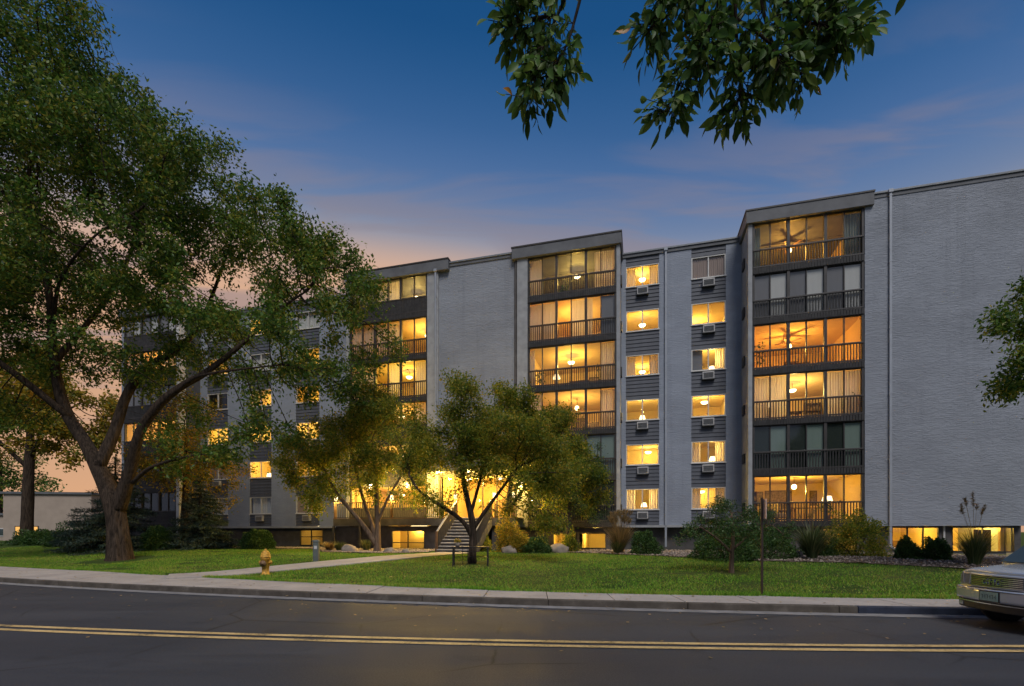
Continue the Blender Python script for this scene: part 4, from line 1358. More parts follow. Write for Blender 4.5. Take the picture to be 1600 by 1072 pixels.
# tree beyond the end wall, only its limbs reach in
st6 = [[(0, 0, -.1, .28), (0, 0, 2, .22), (-.2, 0, 4.2, .17), (-.3, 0, 6.5, .10), (-.4, 0, 8.5, .05)], [(-.1, 0, 3.0, .12), (-1.3, 0, 4.4, .09), (-2.6, .1, 5.4, .05), (-3.6, .1, 5.8, .03)], [(-.25, 0, 4.6, .10), (-1.6, 0, 6.0, .07), (-3.0, .1, 7.0, .04)]]
bl6 = [(-3.3, 0, 7.0, 1.1, 1.2, .85, 1.6), (-3.2, 0, 5.8, 1.25, 1.2, .95, 1.6), (-2.4, 0, 4.3, .9, 1.0, .75), (-1.4, 0, 8.4, 1.6, 1.6, 1.3), (.3, 0, 7.5, 2, 2, 2), (1.4, 0, 5.5, 2, 2, 1.6)]
small_tree("ash_tree", (17.75, 13.0, .42), "green leafy tree standing beyond the blank brick end wall", 9, bl6, st6, 4600, M["leaf"], M["bark"], 61, step=.20, kill=.19, leaves=50, leafL=.14, leafW=.48, spread=.17)
# golden trees behind the elm
st7 = [[(0, 0, -.2, 0.374), (0, 0, 1.5, 0.326), (.1, 0, 4.5, 0.286), (.2, 0, 7.5, 0.190), (0, 0, 11, 0.082)], [(.1, 0, 5.0, 0.136), (-2.0, -.5, 7.2, 0.095), (-4.2, -.6, 8.4, 0.048)], [(.1, 0, 5.6, 0.136), (2.0, -.4, 8, 0.095), (4, -.5, 9.2, 0.048)]]
bl7 = [(0, 0, 10.5, 3.6, 3.2, 2.6), (-3.5, 0, 8.6, 2.8, 2.6, 2.3), (3.4, 0, 8.6, 2.8, 2.6, 2.3), (1.2, -.5, 6.8, 2.6, 2.0, 1.2), (-4.5, 0, 6.3, 2.2, 2.0, 1.4), (5.0, 0, 6.4, 2.0, 2.0, 1.5)]
small_tree("golden_ash_tree", (-40.6, 40.2, .5), "golden leafed tree with a straight dark trunk far across the lawn", 12, bl7, st7, 2200, M["leaf_gold"], M["bark"], 71, step=.36, kill=.38, infl=4, leaves=30, scale=1.28, leafL=.30, leafW=.55, spread=.30, twig=.012)
st8 = [[(0, 0, -.2, .24), (0, 0, 1.5, .20), (.1, 0, 4.5, .15), (.1, 0, 7.2, .08)]]
bl8 = [(0, 0, 6.0, 2.3, 2.2, 1.8), (-2.0, 0, 4.8, 1.9, 1.8, 1.5), (1.9, 0, 4.9, 1.9, 1.8, 1.6), (0, 0, 8.3, 2.0, 2.0, 1.6), (-.6, -.4, 3.6, 1.5, 1.4, .8), (2.4, -.4, 3.0, 1.3, 1.1, .8)]
small_tree("golden_locust_tree", (-20.9, 30.6, .55), "yellow turning tree in front of the far bay behind the elm", 9, bl8, st8, 2200, M["leaf_gold"], M["bark"], 73, step=.26, kill=.28, leaves=26, leafL=.16, leafW=.5, spread=.22)
bl9 = [(0, 0, 8, 4.5, 4, 3), (-3, 0, 5.5, 3.5, 3, 2.4), (3.4, 0, 5.5, 3.5, 3, 2.4), (0, 0, 3.6, 4.0, 3, 1.6), (-5.5, 0, 4, 2.6, 2.5, 2)]
for bx_, by_, lb, sd_ in ((-62, 58, "rounded deciduous tree beyond the low beige wing of the neighbouring house", 81), (-52, 70, "broad tree rising behind the tall block of the neighbouring house", 83), (36, 42, "dark broadleaf tree standing past the end of the apartment building", 85)):
    small_tree("broadleaf_tree", (bx_, by_, .5), lb, 10, bl9, [st7[0]], 1300, M["leaf"], M["bark"], sd_, step=.5, kill=.55, infl=5, leaves=22, leafL=.34, leafW=.6, spread=.45, twig=.015)

# spruce: whorls of drooping boughs with needle sprays
def spruce(base, label, H, Rb, seed):
    rng = np.random.default_rng(seed)
    root = tag(empty("spruce_tree", base), label, "tree")
    MB().tube([(0, 0, -.1), (0, 0, H * .5), (0, 0, H)], [.22, .12, .02], 10).build("trunk", M["bark"], root, True)
    br = MB(); Q = []
    z = .25
    while z < H * .98:
        f = 1 - z / H
        nb = max(4, int(11 * f + 3))
        for k in range(nb):
            a = rng.uniform(0, 2 * np.pi); L = Rb * f * rng.uniform(.75, 1.1) + .1
            tip = np.array((math.cos(a) * L, math.sin(a) * L, z - .18 * L + rng.uniform(-.1, .1)))
            p0 = np.array((0, 0, z)); mid = (p0 + tip) / 2 + np.array((0, 0, -.08 * L))
            br.tube([p0, mid, tip], [.03 * f + .012, .02 * f + .008, .006], 5)
            n = int(140 * L)
            u = rng.random(n) ** .7
            pts = (1 - u)[:, None] ** 2 * p0 + (2 * u * (1 - u))[:, None] * mid + (u ** 2)[:, None] * tip
            side = np.array((-math.sin(a), math.cos(a), 0))
            lat = rng.normal(0, .20, n) * (.25 + .9 * np.sqrt(u) * (1.15 - u)) * min(L, 1.6)
            pts = pts + side * lat[:, None] + np.array((0, 0, 1)) * (rng.normal(0, .03, n) - np.abs(lat) * .25)[:, None]
            D = np.array((math.cos(a), math.sin(a), -.1))[None] * .7 + side[None] * np.sign(lat)[:, None] * .8
            Q.append(leaf_quads(pts, D, .17, .16, rng, .05))
        z += .20 + .05 * rng.random()
    br.build("branches", M["bark"], root, True)
    Q = np.concatenate(Q)
    put("crown", np_mesh("crown", Q, np.arange(len(Q)).reshape(-1, 4), M["needle"]), root)
spruce((-22.8, 27.6, .5), "dark blue green spruce growing low behind the elm trunk", 5.6, 3.2, 91)
spruce((-18.7, 28.8, .52), "smaller dark spruce squeezed between the elm trunk and the clipped bush", 4.6, 2.3, 93)

# shrubs --------------------------------------------------------------
def shrub(name, base, label, r, h, mat, seed, n=2600, L=.06, W=.55, group=None, lobes=9, rough=.16):
    rng = np.random.default_rng(seed)
    root = tag(empty(name, base), label, "shrub", group)
    sm_ = MB()
    tips = []
    for k in range(lobes * 2):
        a = rng.uniform(0, 2 * np.pi); e = math.acos(rng.uniform(0, 1))
        d = np.array((math.cos(a) * math.sin(e) * r, math.sin(a) * math.sin(e) * r, math.cos(e) * h * .9 + .05))
        sm_.tube([(0, 0, -.05), tuple(d * .5 + np.array((0, 0, .06))), tuple(d * .88)], [.02, .012, .004], 5)
    sm_.build("stems", M["bark"], root, True)
    n = int(n * 2.4)
    d = rng.normal(size=(n, 3)); d[:, 2] = np.abs(d[:, 2]) * 1.1 - .15
    d /= np.linalg.norm(d, axis=1)[:, None]
    lump = np.array([mnoise.noise(Vector(v * 2.3 + seed)) for v in d])
    rad = (.80 + rough * 1.3 * lump) * (1 - .45 * rng.random(n) ** 2.2)
    P = d * rad[:, None] * np.array((r, r, h)); P[:, 2] = np.maximum(P[:, 2] + .05 * h, .03)
    Q = leaf_quads(P, d, L, W, rng, .0)
    put("foliage", np_mesh("foliage", Q, np.arange(len(Q)).reshape(-1, 4), mat), root)
    return root
def g3(x, y): return (x, y, gz(x, y) + .02)
shrub("round_bush", g3(-20.3, 27.6), "rounded bush standing beside the spruces below the far bay", 1.05, 1.5, M["leaf_dark"], 1, 4200, .09)
shrub("round_bush", g3(-15.2, 28.7), "low dome shaped bush below the unlit lowest windows", 1.15, 1.35, M["leaf_dark"], 2, 4600, .085)
shrub("clipped_bush", g3(15.1, 18.35), "small clipped box bush under the lit basement window beside the downspout", .46, .82, M["leaf_dark"], 3, 2200, .075, rough=.3)
shrub("clipped_bush", g3(15.9, 18.0), "larger clipped box bush next to the tall plumed grass", .52, .90, M["leaf_dark"], 4, 2400, .075, rough=.3)
shrub("loose_shrub", g3(14.75, 20.6), "yellow green loose shrub lit from the window behind it", 1.35, 2.0, M["leaf_mid"], 5, 3600, .095, rough=.45)
shrub("loose_shrub", g3(13.0, 20.4), "arching shrub between the bladed grass and the yellow green shrub", .8, 1.2, M["leaf_dark"], 6, 2000, .08, rough=.4)
shrub("spreading_shrub", g3(8.2, 18.6), "wide dark shrub behind the small lawn tree", 1.5, 1.25, M["leaf_dark"], 7, 4200, .08, rough=.3)
shrub("spreading_shrub", g3(10.0, 18.9), "dark shrub beside the sign post under the lit balcony", 1.25, 1.3, M["leaf_dark"], 8, 3600, .08, rough=.3)
shrub("spreading_shrub", g3(6.1, 22.0), "dark shrub against the recessed brick wall beside the feathery grass", .8, 1.15, M["leaf_dark"], 9, 2400, .08, rough=.3)
shrub("low_shrub", g3(1.2, 23.6), "low dark shrub at the lawn edge near the glazed bay", .85, .85, M["leaf_dark"], 10, 2600, .075, rough=.25)
shrub("flowering_shrub", g3(.35, 23.9), "pale reddish leafed shrub beside the boulder at the lawn edge", .7, 1.1, M["leaf_gold"], 11, 1900, .075, rough=.4)
shrub("russet_shrub", g3(-.2, 24.4), "russet shrub glowing beside the trunk behind the steps", .75, 2.0, M["leaf_gold"], 12, 2600, .08, rough=.4)
shrub("green_shrub", g3(3.0, 24.6), "small leafy shrub before the lit basement window of the glazed bay", .5, 1.1, M["leaf_mid"], 13, 900, .09, rough=.4)
shrub("green_shrub", g3(-1.6, 25.6), "bright green shrub growing under the deck beside the steps", .55, 1.1, M["leaf_mid"], 14, 1300, .08, rough=.35)
shrub("far_hedge", (-36.5, 37.5, .55), "dark spreading hedge at the far lawn edge left of the spruce", 2.4, 1.3, M["leaf_dark"], 15, 4200, .14, rough=.3)
shrub("far_hedge", (-30.5, 34.0, .55), "dark hedge tucked between the big spruce and the far building", 2.4, 1.6, M["leaf_dark"], 16, 4600, .13, rough=.3)

def tall_grass(name, base, label, h, spread, n, mat, seed, plumes=0, ph=1.4, droop=.5, w=.012, pmat=None):
    rng = np.random.default_rng(seed)
    root = tag(empty(name, base), label, "grass clump")
    def blades(n, h, spread, droop, w, hvar=.35):
        V, Fc = [], []
        segs = 5
        for i in range(n):
            a = rng.uniform(0, 2 * np.pi); r0 = rng.uniform(0, .16)
            L = h * rng.uniform(1 - hvar, 1.1); out = spread * rng.uniform(.2, 1) ; dr = droop * rng.uniform(.3, 1.2)
            side = np.array((-math.sin(a), math.cos(a), 0)); od = np.array((math.cos(a), math.sin(a), 0))
            b = len(V)
            for s in range(segs + 1):
                u = s / segs
                p = od * (r0 + out * u ** 1.5) + np.array((0, 0, L * (u - dr * .5 * u ** 3)))
                ww = w * (1 - u * .93)
                V += [p - side * ww, p + side * ww]
            Fc += [(b + 2 * s, b + 2 * s + 1, b + 2 * s + 3, b + 2 * s + 2) for s in range(segs)]
        return np.array(V), np.array(Fc)
    V, Fc = blades(n, h, spread, droop, w)
    put("blades", np_mesh("blades", V, Fc, mat), root)
    for k in range(plumes):
        a = rng.uniform(0, 2 * np.pi); o_ = spread * rng.uniform(.1, .65); hh = ph * rng.uniform(.8, 1.1)
        tip = np.array((math.cos(a) * o_, math.sin(a) * o_, hh)); mid = tip * np.array((.4, .4, .6))
        stalk = MB().tube([(0, 0, 0), mid, tip], [.006, .005, .003], 4)
        # feathery head
        m = 60
        u = rng.uniform(.78, 1.02, m)
        pts = np.outer(u, tip - mid) / 1.0 + mid - (tip - mid) * 0
        d = (tip - mid) / np.linalg.norm(tip - mid)
        q = leaf_quads(pts - d * .05, np.repeat(d[None], m, 0) + rng.normal(0, .25, (m, 3)), .10, .16, rng, 0)
        b = len(stalk.v)
        stalk.add([tuple(p) for p in q], [(4 * i, 4 * i + 1, 4 * i + 2, 4 * i + 3) for i in range(m)])
        stalk.build("plume", pmat or M["straw"], root)
tall_grass("feather_grass", g3(5.15, 22.9), "feathery tan ornamental grass clump at the lawn edge", 1.5, 1.0, 900, M["straw"], 1, 70, 1.95, .45, .014)
tall_grass("green_grass_clump", g3(5.0, 22.75), "green grass skirt in front of the feathery tan clump", .75, .75, 420, M["blade"], 9, 0, 1, .6, .012)
tall_grass("bladed_grass", g3(11.5, 18.4), "arching green bladed grass clump beside the wide lit balcony", 1.65, 1.25, 520, M["blade"], 2, 4, 1.9, .75, .02)
tall_grass("plumed_grass", g3(15.75, 16.35), "tall grass with a few pale plumes before the basement door window", 1.35, .85, 420, M["blade"], 3, 9, 2.35, .6, .018)
tall_grass("lawn_edge_grass", g3(-9.2, 25.6), "soft green grass tuft beside the walk near the basement windows", .62, .5, 380, M["blade"], 4, 0, 1, .6, .012)
tall_grass("lawn_edge_grass", g3(-9.9, 26.0), "pale green grass tuft growing next to the grey utility pedestal", .6, .55, 380, M["straw"], 5, 0, 1, .6, .012)
tall_grass("strappy_plant", g3(-7.9, 26.0), "dark strappy plant beside the pale trunked tree", .75, .45, 160, M["blade"], 6, 0, 1, .5, .02)

def boulder(base, r, label, seed):
    bm = bmesh.new()
    bmesh.ops.create_icosphere(bm, subdivisions=3, radius=1)
    for v in bm.verts:
        n_ = mnoise.noise(v.co * 1.3 + Vector((seed, 0, 0))) * .30 + mnoise.noise(v.co * 3.5 + Vector((seed, 5, 0))) * .10
        v.co *= 1 + n_
        v.co = Vector((v.co.x * r, v.co.y * r * .8, v.co.z * r * .62 + r * .25))
    me = bpy.data.meshes.new("boulder")
    bm.to_mesh(me); bm.free()
    me.materials.append(M["rock"])
    for p in me.polygons: p.use_smooth = True
    o = put("boulder", me, None, base)
    tag(o, label, "rock")
boulder(g3(11.2, 19.3), .45, "tan boulder beside the arching bladed grass", 1)
boulder(g3(10.4, 18.6), .33, "smaller brown boulder under the dark shrub by the sign post", 2)
boulder(g3(-.15, 23.5), .40, "pale round boulder left of the low dark shrub", 3)
boulder(g3(2.3, 23.9), .5, "flat boulder before the lit basement window of the glazed bay", 4)
boulder(g3(-6.1, 23.9), .28, "small landscape stone at the foot of the pale trunked tree", 5)
boulder(g3(-8.4, 24.8), .42, "squarish pale stone beside the pale trunked tree", 6)
boulder(g3(-5.2, 23.6), .22, "little stone at the edge of the front walk", 7)

# ------------------------------------------------------------------ ash tree standing behind the viewer, its limbs hang over the road
root = tag(empty("overhanging_ash_tree", (4.2, -2.2, 0)), "ash tree at the roadside whose leafy twigs hang over the street", "tree")
def rel(p): return (p[0] - 4.2, p[1] + 2.2, p[2])
limb = MB()
limb.tube([rel(p) for p in [(4.2, -2.2, -.1), (4.2, -2.2, .4), (4.15, -2.1, 2.6), (4.0, -1.7, 4.6), (3.5, -.8, 6.2), (2.9, .6, 6.9), (2.2, 2.2, 6.6), (1.6, 3.3, 6.1)]], [.34, .27, .23, .20, .14, .085, .045, .016], 16, True, .1, 4)
limb.tube([rel(p) for p in [(4.0, -1.7, 4.6), (4.6, -2.2, 7.0), (5.6, -3.2, 9.3)]], [.16, .12, .05], 12, True, .1, 6)
limb.tube([rel(p) for p in [(2.9, .6, 6.9), (1.8, 1.6, 6.6), (.9, 2.7, 6.0), (.55, 3.2, 5.6)]], [.08, .06, .035, .018], 10)
limb.build("trunk", M["bark"], root, True)
# hanging twigs (metres)
ZN = 3.3
twigs = [
    [(.62, 3.2, 5.65), (.30, 3.3, 5.05), (.20, 3.3, 4.82), (.13, 3.35, 4.55)],
    [(.58, 3.2, 5.60), (.44, 3.25, 5.05), (.36, 3.25, 4.80), (.24, 3.3, 4.66)],
    [(.30, 3.3, 5.08), (.12, 3.35, 5.10), (-.02, 3.4, 5.12)],
    [(.40, 3.25, 5.35), (.18, 3.3, 5.36), (.02, 3.35, 5.30)],
    [(1.55, 3.25, 6.0), (1.40, 3.3, 5.10), (1.18, 3.3, 4.66), (1.08, 3.3, 4.42)],
    [(1.50, 3.25, 5.9), (1.54, 3.3, 5.00), (1.58, 3.3, 4.62), (1.55, 3.35, 4.45)],
    [(1.58, 3.25, 5.8), (1.88, 3.3, 5.16), (2.16, 3.3, 5.00), (2.40, 3.3, 5.02)],
    [(1.56, 3.25, 5.7), (1.76, 3.3, 4.98), (1.90, 3.35, 4.80), (2.02, 3.35, 4.72)],
    [(1.50, 3.25, 5.7), (1.10, 3.3, 5.12), (.94, 3.3, 4.98)],
    [(1.40, 3.3, 5.10), (1.30, 3.2, 4.85), (1.28, 3.15, 4.62)],
    [(1.54, 3.3, 5.05), (1.70, 3.2, 4.80), (1.76, 3.15, 4.60)],
    [(1.45, 3.3, 5.4), (1.28, 3.2, 5.2), (1.02, 3.2, 5.16)],
    [(1.88, 3.3, 5.16), (2.05, 3.2, 4.92), (2.22, 3.2, 4.84)],
    [(1.70, 3.3, 5.45), (2.0, 3.25, 5.30), (2.25, 3.2, 5.18)],
    [(2.2, 2.6, 6.5), (2.75, 3.1, 5.7), (2.84, 3.25, 5.42)],
]
tw = MB()
leafpts = []
rng = np.random.default_rng(77)
for j, tp in enumerate(twigs):
    tp = [(a_, b_, c_ + .12) for a_, b_, c_ in tp]
    P = catmull(tp, 9)
    tw.tube([rel(p) for p in P], list(np.linspace(.014, .004, len(P))), 6)
    nP = len(P)
    for i, p in enumerate(P):
        u = i / (nP - 1)
        if p[2] > 5.85 or (u < .2 and p[2] > 5.6): continue
        d = np.array(P[min(i + 1, nP - 1)]) - np.array(P[max(i - 1, 0)])
        d /= np.linalg.norm(d)
        if j in (0, 1) and u < .62: 
            if rng.random() < .75: continue
        # a compound leaf: stalk with paired leaflets
        for rep in range(4 if u > .3 else 3):
            a = rng.normal(0, 1, 3); a -= d * a.dot(d) * .6; a /= np.linalg.norm(a)
            st_ = d * .35 + a * .9 + np.array((0, 0, -.35)); st_ /= np.linalg.norm(st_)
            L = rng.uniform(.10, .20)
            e = p + st_ * L
            tw.bar(rel(p), rel(e), .003)
            for m_, f in enumerate((.45, .75, 1.0)):
                q = p + st_ * L * f
                sd_ = np.cross(st_, rng.normal(0, 1, 3)); sd_ /= np.linalg.norm(sd_)
                if m_ == 2:
                    leafpts.append((q, st_ + np.array((0, 0, -.3)), rng.uniform(.07, .12)))
                else:
                    for sg in (-1, 1):
                        if rng.random() < .6:
                            leafpts.append((q, st_ * .6 + sd_ * sg * .8 + np.array((0, 0, -.45)), rng.uniform(.05, .10)))
tw.build("twigs", M["bark"], root, True)
# leaflet mesh: pointed ellipse folded along the midrib
def leaflet_mesh(curl):
    m = MB()
    prof = [(0, .004), (.12, .11), (.30, .20), (.52, .22), (.74, .15), (.90, .06), (1.0, .002)]
    vs = []
    for u, w in prof:
        z = -curl * u * u
        vs += [(-w, u, z + .35 * w), (0, u, z), (w, u, z + .35 * w)]
    fs = []
    for i in range(len(prof) - 1):
        fs += [(3 * i, 3 * i + 1, 3 * i + 4, 3 * i + 3), (3 * i + 1, 3 * i + 2, 3 * i + 5, 3 * i + 4)]
    m.add(vs, fs)
    return m
lm_ = [leaflet_mesh(c) for c in (.05, .18, .32)]
lme = []
for mat_n, c in (("leaf_near", 0), ("leaf_near", 1), ("leaf_near", 2)):
    lme.append(lm_[c].mesh("leaf", M["leaf_near"], True))
# per-leaf tone comes from the object, as these leaves are objects of their own
t = NT("ash_leaf_single")
oi = t.node("ShaderNodeObjectInfo")
c = t.ramp(oi.outputs["Random"], [(.0, (.045, .095, .016)), (.5, (.085, .155, .024)), (.8, (.16, .22, .03)), (.92, (.25, .26, .04)), (.97, (.48, .22, .03))])
p = t.pbsdf(c, .42, spec=.4)
tr = t.node("ShaderNodeBsdfTranslucent", {"Color": c})
ms = t.done(t.node("ShaderNodeMixShader", {0: .35, 1: p, 2: tr.outputs[0]}).outputs[0])
for me in lme:
    me.materials[0] = ms
rest = MB()
order = list(range(len(leafpts)))
random.shuffle(order)
for n_, i in enumerate(order):
    q, d, L = leafpts[i]
    d = Vector(d).normalized()
    rot = d.to_track_quat("Y", "Z")
    from mathutils import Quaternion
    rot = rot @ Quaternion((0, 1, 0), random.uniform(-2.2, 2.2))
    if n_ < 300:
        o = bpy.data.objects.new("leaf", lme[n_ % 3])
        COL.objects.link(o)
        o.parent = root
        o.location = rel(q)
        o.rotation_mode = "QUATERNION"
        o.rotation_quaternion = rot
        o.scale = (L, L, L)
    else:
        src = lm_[n_ % 3]
        rest.add([Vector(rel(q)) + rot @ (Vector(v) * L) for v in src.v], src.f)
if rest.v:
    tag(rest.build("small_leaves", M["leaf_near"], root, True), kind="stuff")
# upper crown, out over the road and above the view
cQ = []
for c_, r_, n_ in (((5.6, -3.4, 9.6), 1.8, 1500), ((7.0, -2.6, 9.0), 1.8, 1500), ((6.2, -5.0, 8.4), 1.8, 1500)):
    d = rng.normal(size=(n_, 3)); d /= np.linalg.norm(d, axis=1)[:, None]
    pts = np.array(c_) + d * (r_ * rng.random(n_) ** .4)[:, None]
    cQ.append(leaf_quads(pts - np.array((4.2, -2.2, 0)), d, .12, .45, rng, .2))
cQ = np.concatenate(cQ)
put("crown", np_mesh("crown", cQ, np.arange(len(cQ)).reshape(-1, 4), M["leaf_near"]), root)

# ------------------------------------------------------------------ fire hydrant
hy = tag(empty("fire_hydrant", (-8.37, 16.30, .16)), "yellow fire hydrant standing beside the front walk", "hydrant")
b = MB().lathe([(.15, 0), (.15, .03), (.115, .035), (.11, .20), (.115, .28), (.125, .30), (.13, .52), (.155, .54), (.155, .585), (.14, .59)], 24)
b.build("barrel", M["hydrant"], hy, True)
MB().lathe([(.168, .592), (.168, .625), (.15, .64), (.145, .70), (.115, .78), (.06, .835), (.035, .84), (.035, .89), (.001, .892)], 24).build("bonnet", M["hydrant"], hy, True)
for ang, r0, ln in ((0, .055, .075), (math.pi, .055, .075), (-math.pi / 2, .085, .08)):
    m = MB().lathe([(r0, 0), (r0, ln * .5), (r0 * 1.25, ln * .55), (r0 * 1.25, ln), (r0 * .35, ln + .005), (r0 * .35, ln + .035)], 14)
    o = m.build("outlet_cap", M["hydrant_rust"] if ang < 0 else M["hydrant"], hy, True)
    o.rotation_euler = (0, math.pi / 2, ang)
    o.location = (math.cos(ang) * .115, math.sin(ang) * .115, .43 if ang >= 0 else .40)
bl = MB()
for k in range(8):
    a = k * math.pi / 4
    bl.box(math.cos(a) * .135 - .012, math.cos(a) * .135 + .012, math.sin(a) * .135 - .012, math.sin(a) * .135 + .012, .031, .05)
bl.build("flange_bolts", M["hydrant_rust"], hy)

# ------------------------------------------------------------------ utility pedestal, sign post, bench
pd_ = tag(empty("utility_pedestal", (-8.05, 19.75, .37)), "short grey green utility pedestal post standing on the lawn", "pedestal")
bevel(MB().box(-.115, .115, -.09, .09, 0, .80).build("body", M["pedestal"], pd_), .02)
bevel(MB().box(-.13, .13, -.105, .105, .802, .92).build("cap", M["pedestal"], pd_), .03, 3)
MB().box(-.06, .06, -.096, -.0905, .55, .68).build("label_plate", M["ac"], pd_)

sg = tag(empty("sign_post", (5.79, 11.12, .15), R(84)), "thin dark post carrying a parking sign seen edge on", "sign")
MB().box(-.022, .022, -.022, .022, 0, 2.28).build("post", M["pole_rust"], sg)
bevel(MB().box(-.152, .152, -.045, -.024, 1.78, 2.24).build("sign_panel", M["sign_back"], sg), .005)
for z in (1.88, 2.14):
    MB().box(-.018, .018, -.054, -.0455, z - .012, z + .012).build("bolt", M["metal_black"], sg)
MB().box(-.10, .10, -.10, .10, -.02, .012).build("footing", M["concrete"], sg)

bn = tag(empty("park_bench", (-1.50, 17.45, .40), R(2)), "black metal backless bench under the dark trunked lawn tree", "bench")
for i in range(5):
    MB().box(-.68, .68, -.2 + i * .085, -.2 + i * .085 + .06, .66, .69).build("seat_slat", M["metal_black"], bn)
for sx in (-1, 1):
    for sy in (-1, 1):
        bevel(MB().box(sx * .62 - .03, sx * .62 + .03, sy * .17 - .03, sy * .17 + .03, -.02, .659).build("leg", M["metal_black"], bn), .006)
    MB().box(sx * .62 - .02, sx * .62 + .02, -.139, .139, .10, .14).build("stretcher", M["metal_black"], bn)
for z in (.30, .48):
    MB().box(-.59, .59, .15, .17, z, z + .02).build("back_bar", M["metal_black"], bn)
for xx in (-.3, -.12):
    MB().box(xx - .008, xx + .008, .152, .168, .0, .659).build("back_rod", M["metal_black"], bn)
pl = tag(empty("potted_plant", (-1.98, 17.45, 1.09)), "small yellowish potted plant standing on the black bench", "plant")
MB().lathe([(.07, 0), (.09, .14), (.08, .14)], 12).build("pot", M["rock"], pl, True)
rng = np.random.default_rng(3)
d = rng.normal(size=(160, 3)); d[:, 2] = abs(d[:, 2]); d /= np.linalg.norm(d, axis=1)[:, None]
Q = leaf_quads(d * np.array((.13, .13, .16)) * rng.random((160, 1)) ** .5 + np.array((0, 0, .15)), d, .06, .5, rng, 0)
put("foliage", np_mesh("foliage", Q, np.arange(len(Q)).reshape(-1, 4), M["leaf_gold"]), pl)

# ------------------------------------------------------------------ parked SUV (front points along -x)
car = tag(empty("parked_car", (8.06, 8.0, .02), R(-1.5)), "silver parked car with a barred grille facing along the kerb", "car")
def loft(stations, mat, name, parent, sub=2, crease_caps=True):
    """stations: (x, [(y,z)...]) half sections from centre top round to centre bottom, mirrored"""
    m = MB()
    rings = []
    for x_, sec in stations:
        left = [(x_ if len(p) < 3 else p[2], p[0], p[1]) for p in sec]
        right = [(a, -b, c) for a, b, c in left[::-1] if b > 1e-6]
        rings.append(left + right)
    n_ = len(rings[0])
    vs = [v for r in rings for v in r]
    fs = []
    for i in range(len(rings) - 1):
        for k in range(n_):
            k2 = (k + 1) % n_
            fs.append((i * n_ + k, i * n_ + k2, (i + 1) * n_ + k2, (i + 1) * n_ + k)[::-1])
    fs.append(tuple(range(n_)))
    fs.append(tuple((len(rings) - 1) * n_ + k for k in range(n_))[::-1])
    m.add(vs, fs)
    o = m.build(name, mat, parent, True)
    s_ = o.modifiers.new("sub", "SUBSURF")
    s_.levels = s_.render_levels = sub
    return o
def sec(w, zt_, zb_, wt=None):
    wt = wt or w * .9
    return [(0, zt_ + .02), (wt * .6, zt_ + .015), (wt, zt_ - .015), (w, zt_ - .10), (w, (zt_ + zb_) / 2), (w * .98, zb_ + .06), (w * .9, zb_), (0, zb_)]
def fsec(x_, w, zt_, zb_, bow):
    s_ = sec(w, zt_, zb_)
    return (x_, [(y, z, x_ + bow * (y / .93) ** 2) for y, z in s_])
loft([fsec(.0, .86, .865, .36, .22), fsec(.015, .87, .89, .35, .22), fsec(.10, .89, .925, .34, .2), fsec(.35, .905, .95, .34, .12), fsec(.65, .915, .975, .34, .04), fsec(.85, .92, .995, .34, 0),
      fsec(1.05, .92, 1.0, .34, 0), fsec(3.8, .92, 1.0, .36, 0), fsec(4.55, .90, .98, .40, 0), fsec(4.72, .86, .94, .46, 0)], M["car"], "body", car)
# cabin
loft([(0.73, [(0, 0.995), (.5, 0.995), (.80, 0.985), (.84, 0.975), (.86, 0.965), (.86, 0.945), (.8, 0.925), (0, 0.925)]),
      (1.00, [(0, 1.235), (.5, 1.230), (.74, 1.205), (.79, 1.155), (.84, 1.025), (.86, 0.955), (.8, 0.925), (0, 0.925)]),
      (1.50, [(0, 1.605), (.45, 1.600), (.62, 1.575), (.70, 1.495), (.82, 1.055), (.86, 0.955), (.8, 0.925), (0, 0.925)]),
      (1.75, [(0, 1.665), (.45, 1.660), (.62, 1.635), (.69, 1.555), (.82, 1.055), (.86, 0.955), (.8, 0.925), (0, 0.925)]),
      (4.00, [(0, 1.665), (.45, 1.660), (.62, 1.635), (.69, 1.555), (.82, 1.055), (.86, 0.955), (.8, 0.925), (0, 0.925)]),
      (4.50, [(0, 1.425), (.45, 1.415), (.60, 1.395), (.66, 1.335), (.80, 1.025), (.84, 0.955), (.8, 0.925), (0, 0.925)])], M["car"], "cabin", car)
def quad_part(name, pts, mat, parent, th=.012):
    P = [Vector(p) for p in pts]
    n_ = (P[1] - P[0]).cross(P[2] - P[0]).normalized() * th
    m = MB().add([p for p in P] + [p - n_ for p in P], [(0, 1, 2, 3), (7, 6, 5, 4), (0, 4, 5, 1), (1, 5, 6, 2), (2, 6, 7, 3), (3, 7, 4, 0)])
    return m.build(name, mat, parent)
t = NT("windscreen_glass")
M["screen"] = t.done(t.pbsdf((.05, .065, .062), .06, 0, None, .8))
quad_part("windscreen", [(.755, .70, 1.025), (.755, -.70, 1.025), (1.41, -.58, 1.575), (1.41, .58, 1.575)], M["screen"], car, -.015)
for sy in (-1, 1):
    quad_part("side_window", [(1.30, sy * .842, 1.055), (2.45, sy * .842, 1.055), (2.45, sy * .725, 1.495), (1.67, sy * .725, 1.495)][::sy], M["screen"], car, -.012)
    quad_part("side_window", [(2.55, sy * .842, 1.055), (3.75, sy * .842, 1.055), (3.75, sy * .725, 1.495), (2.55, sy * .725, 1.495)][::sy], M["screen"], car, -.012)
car.scale = (1.05, 1.03, 1.05)
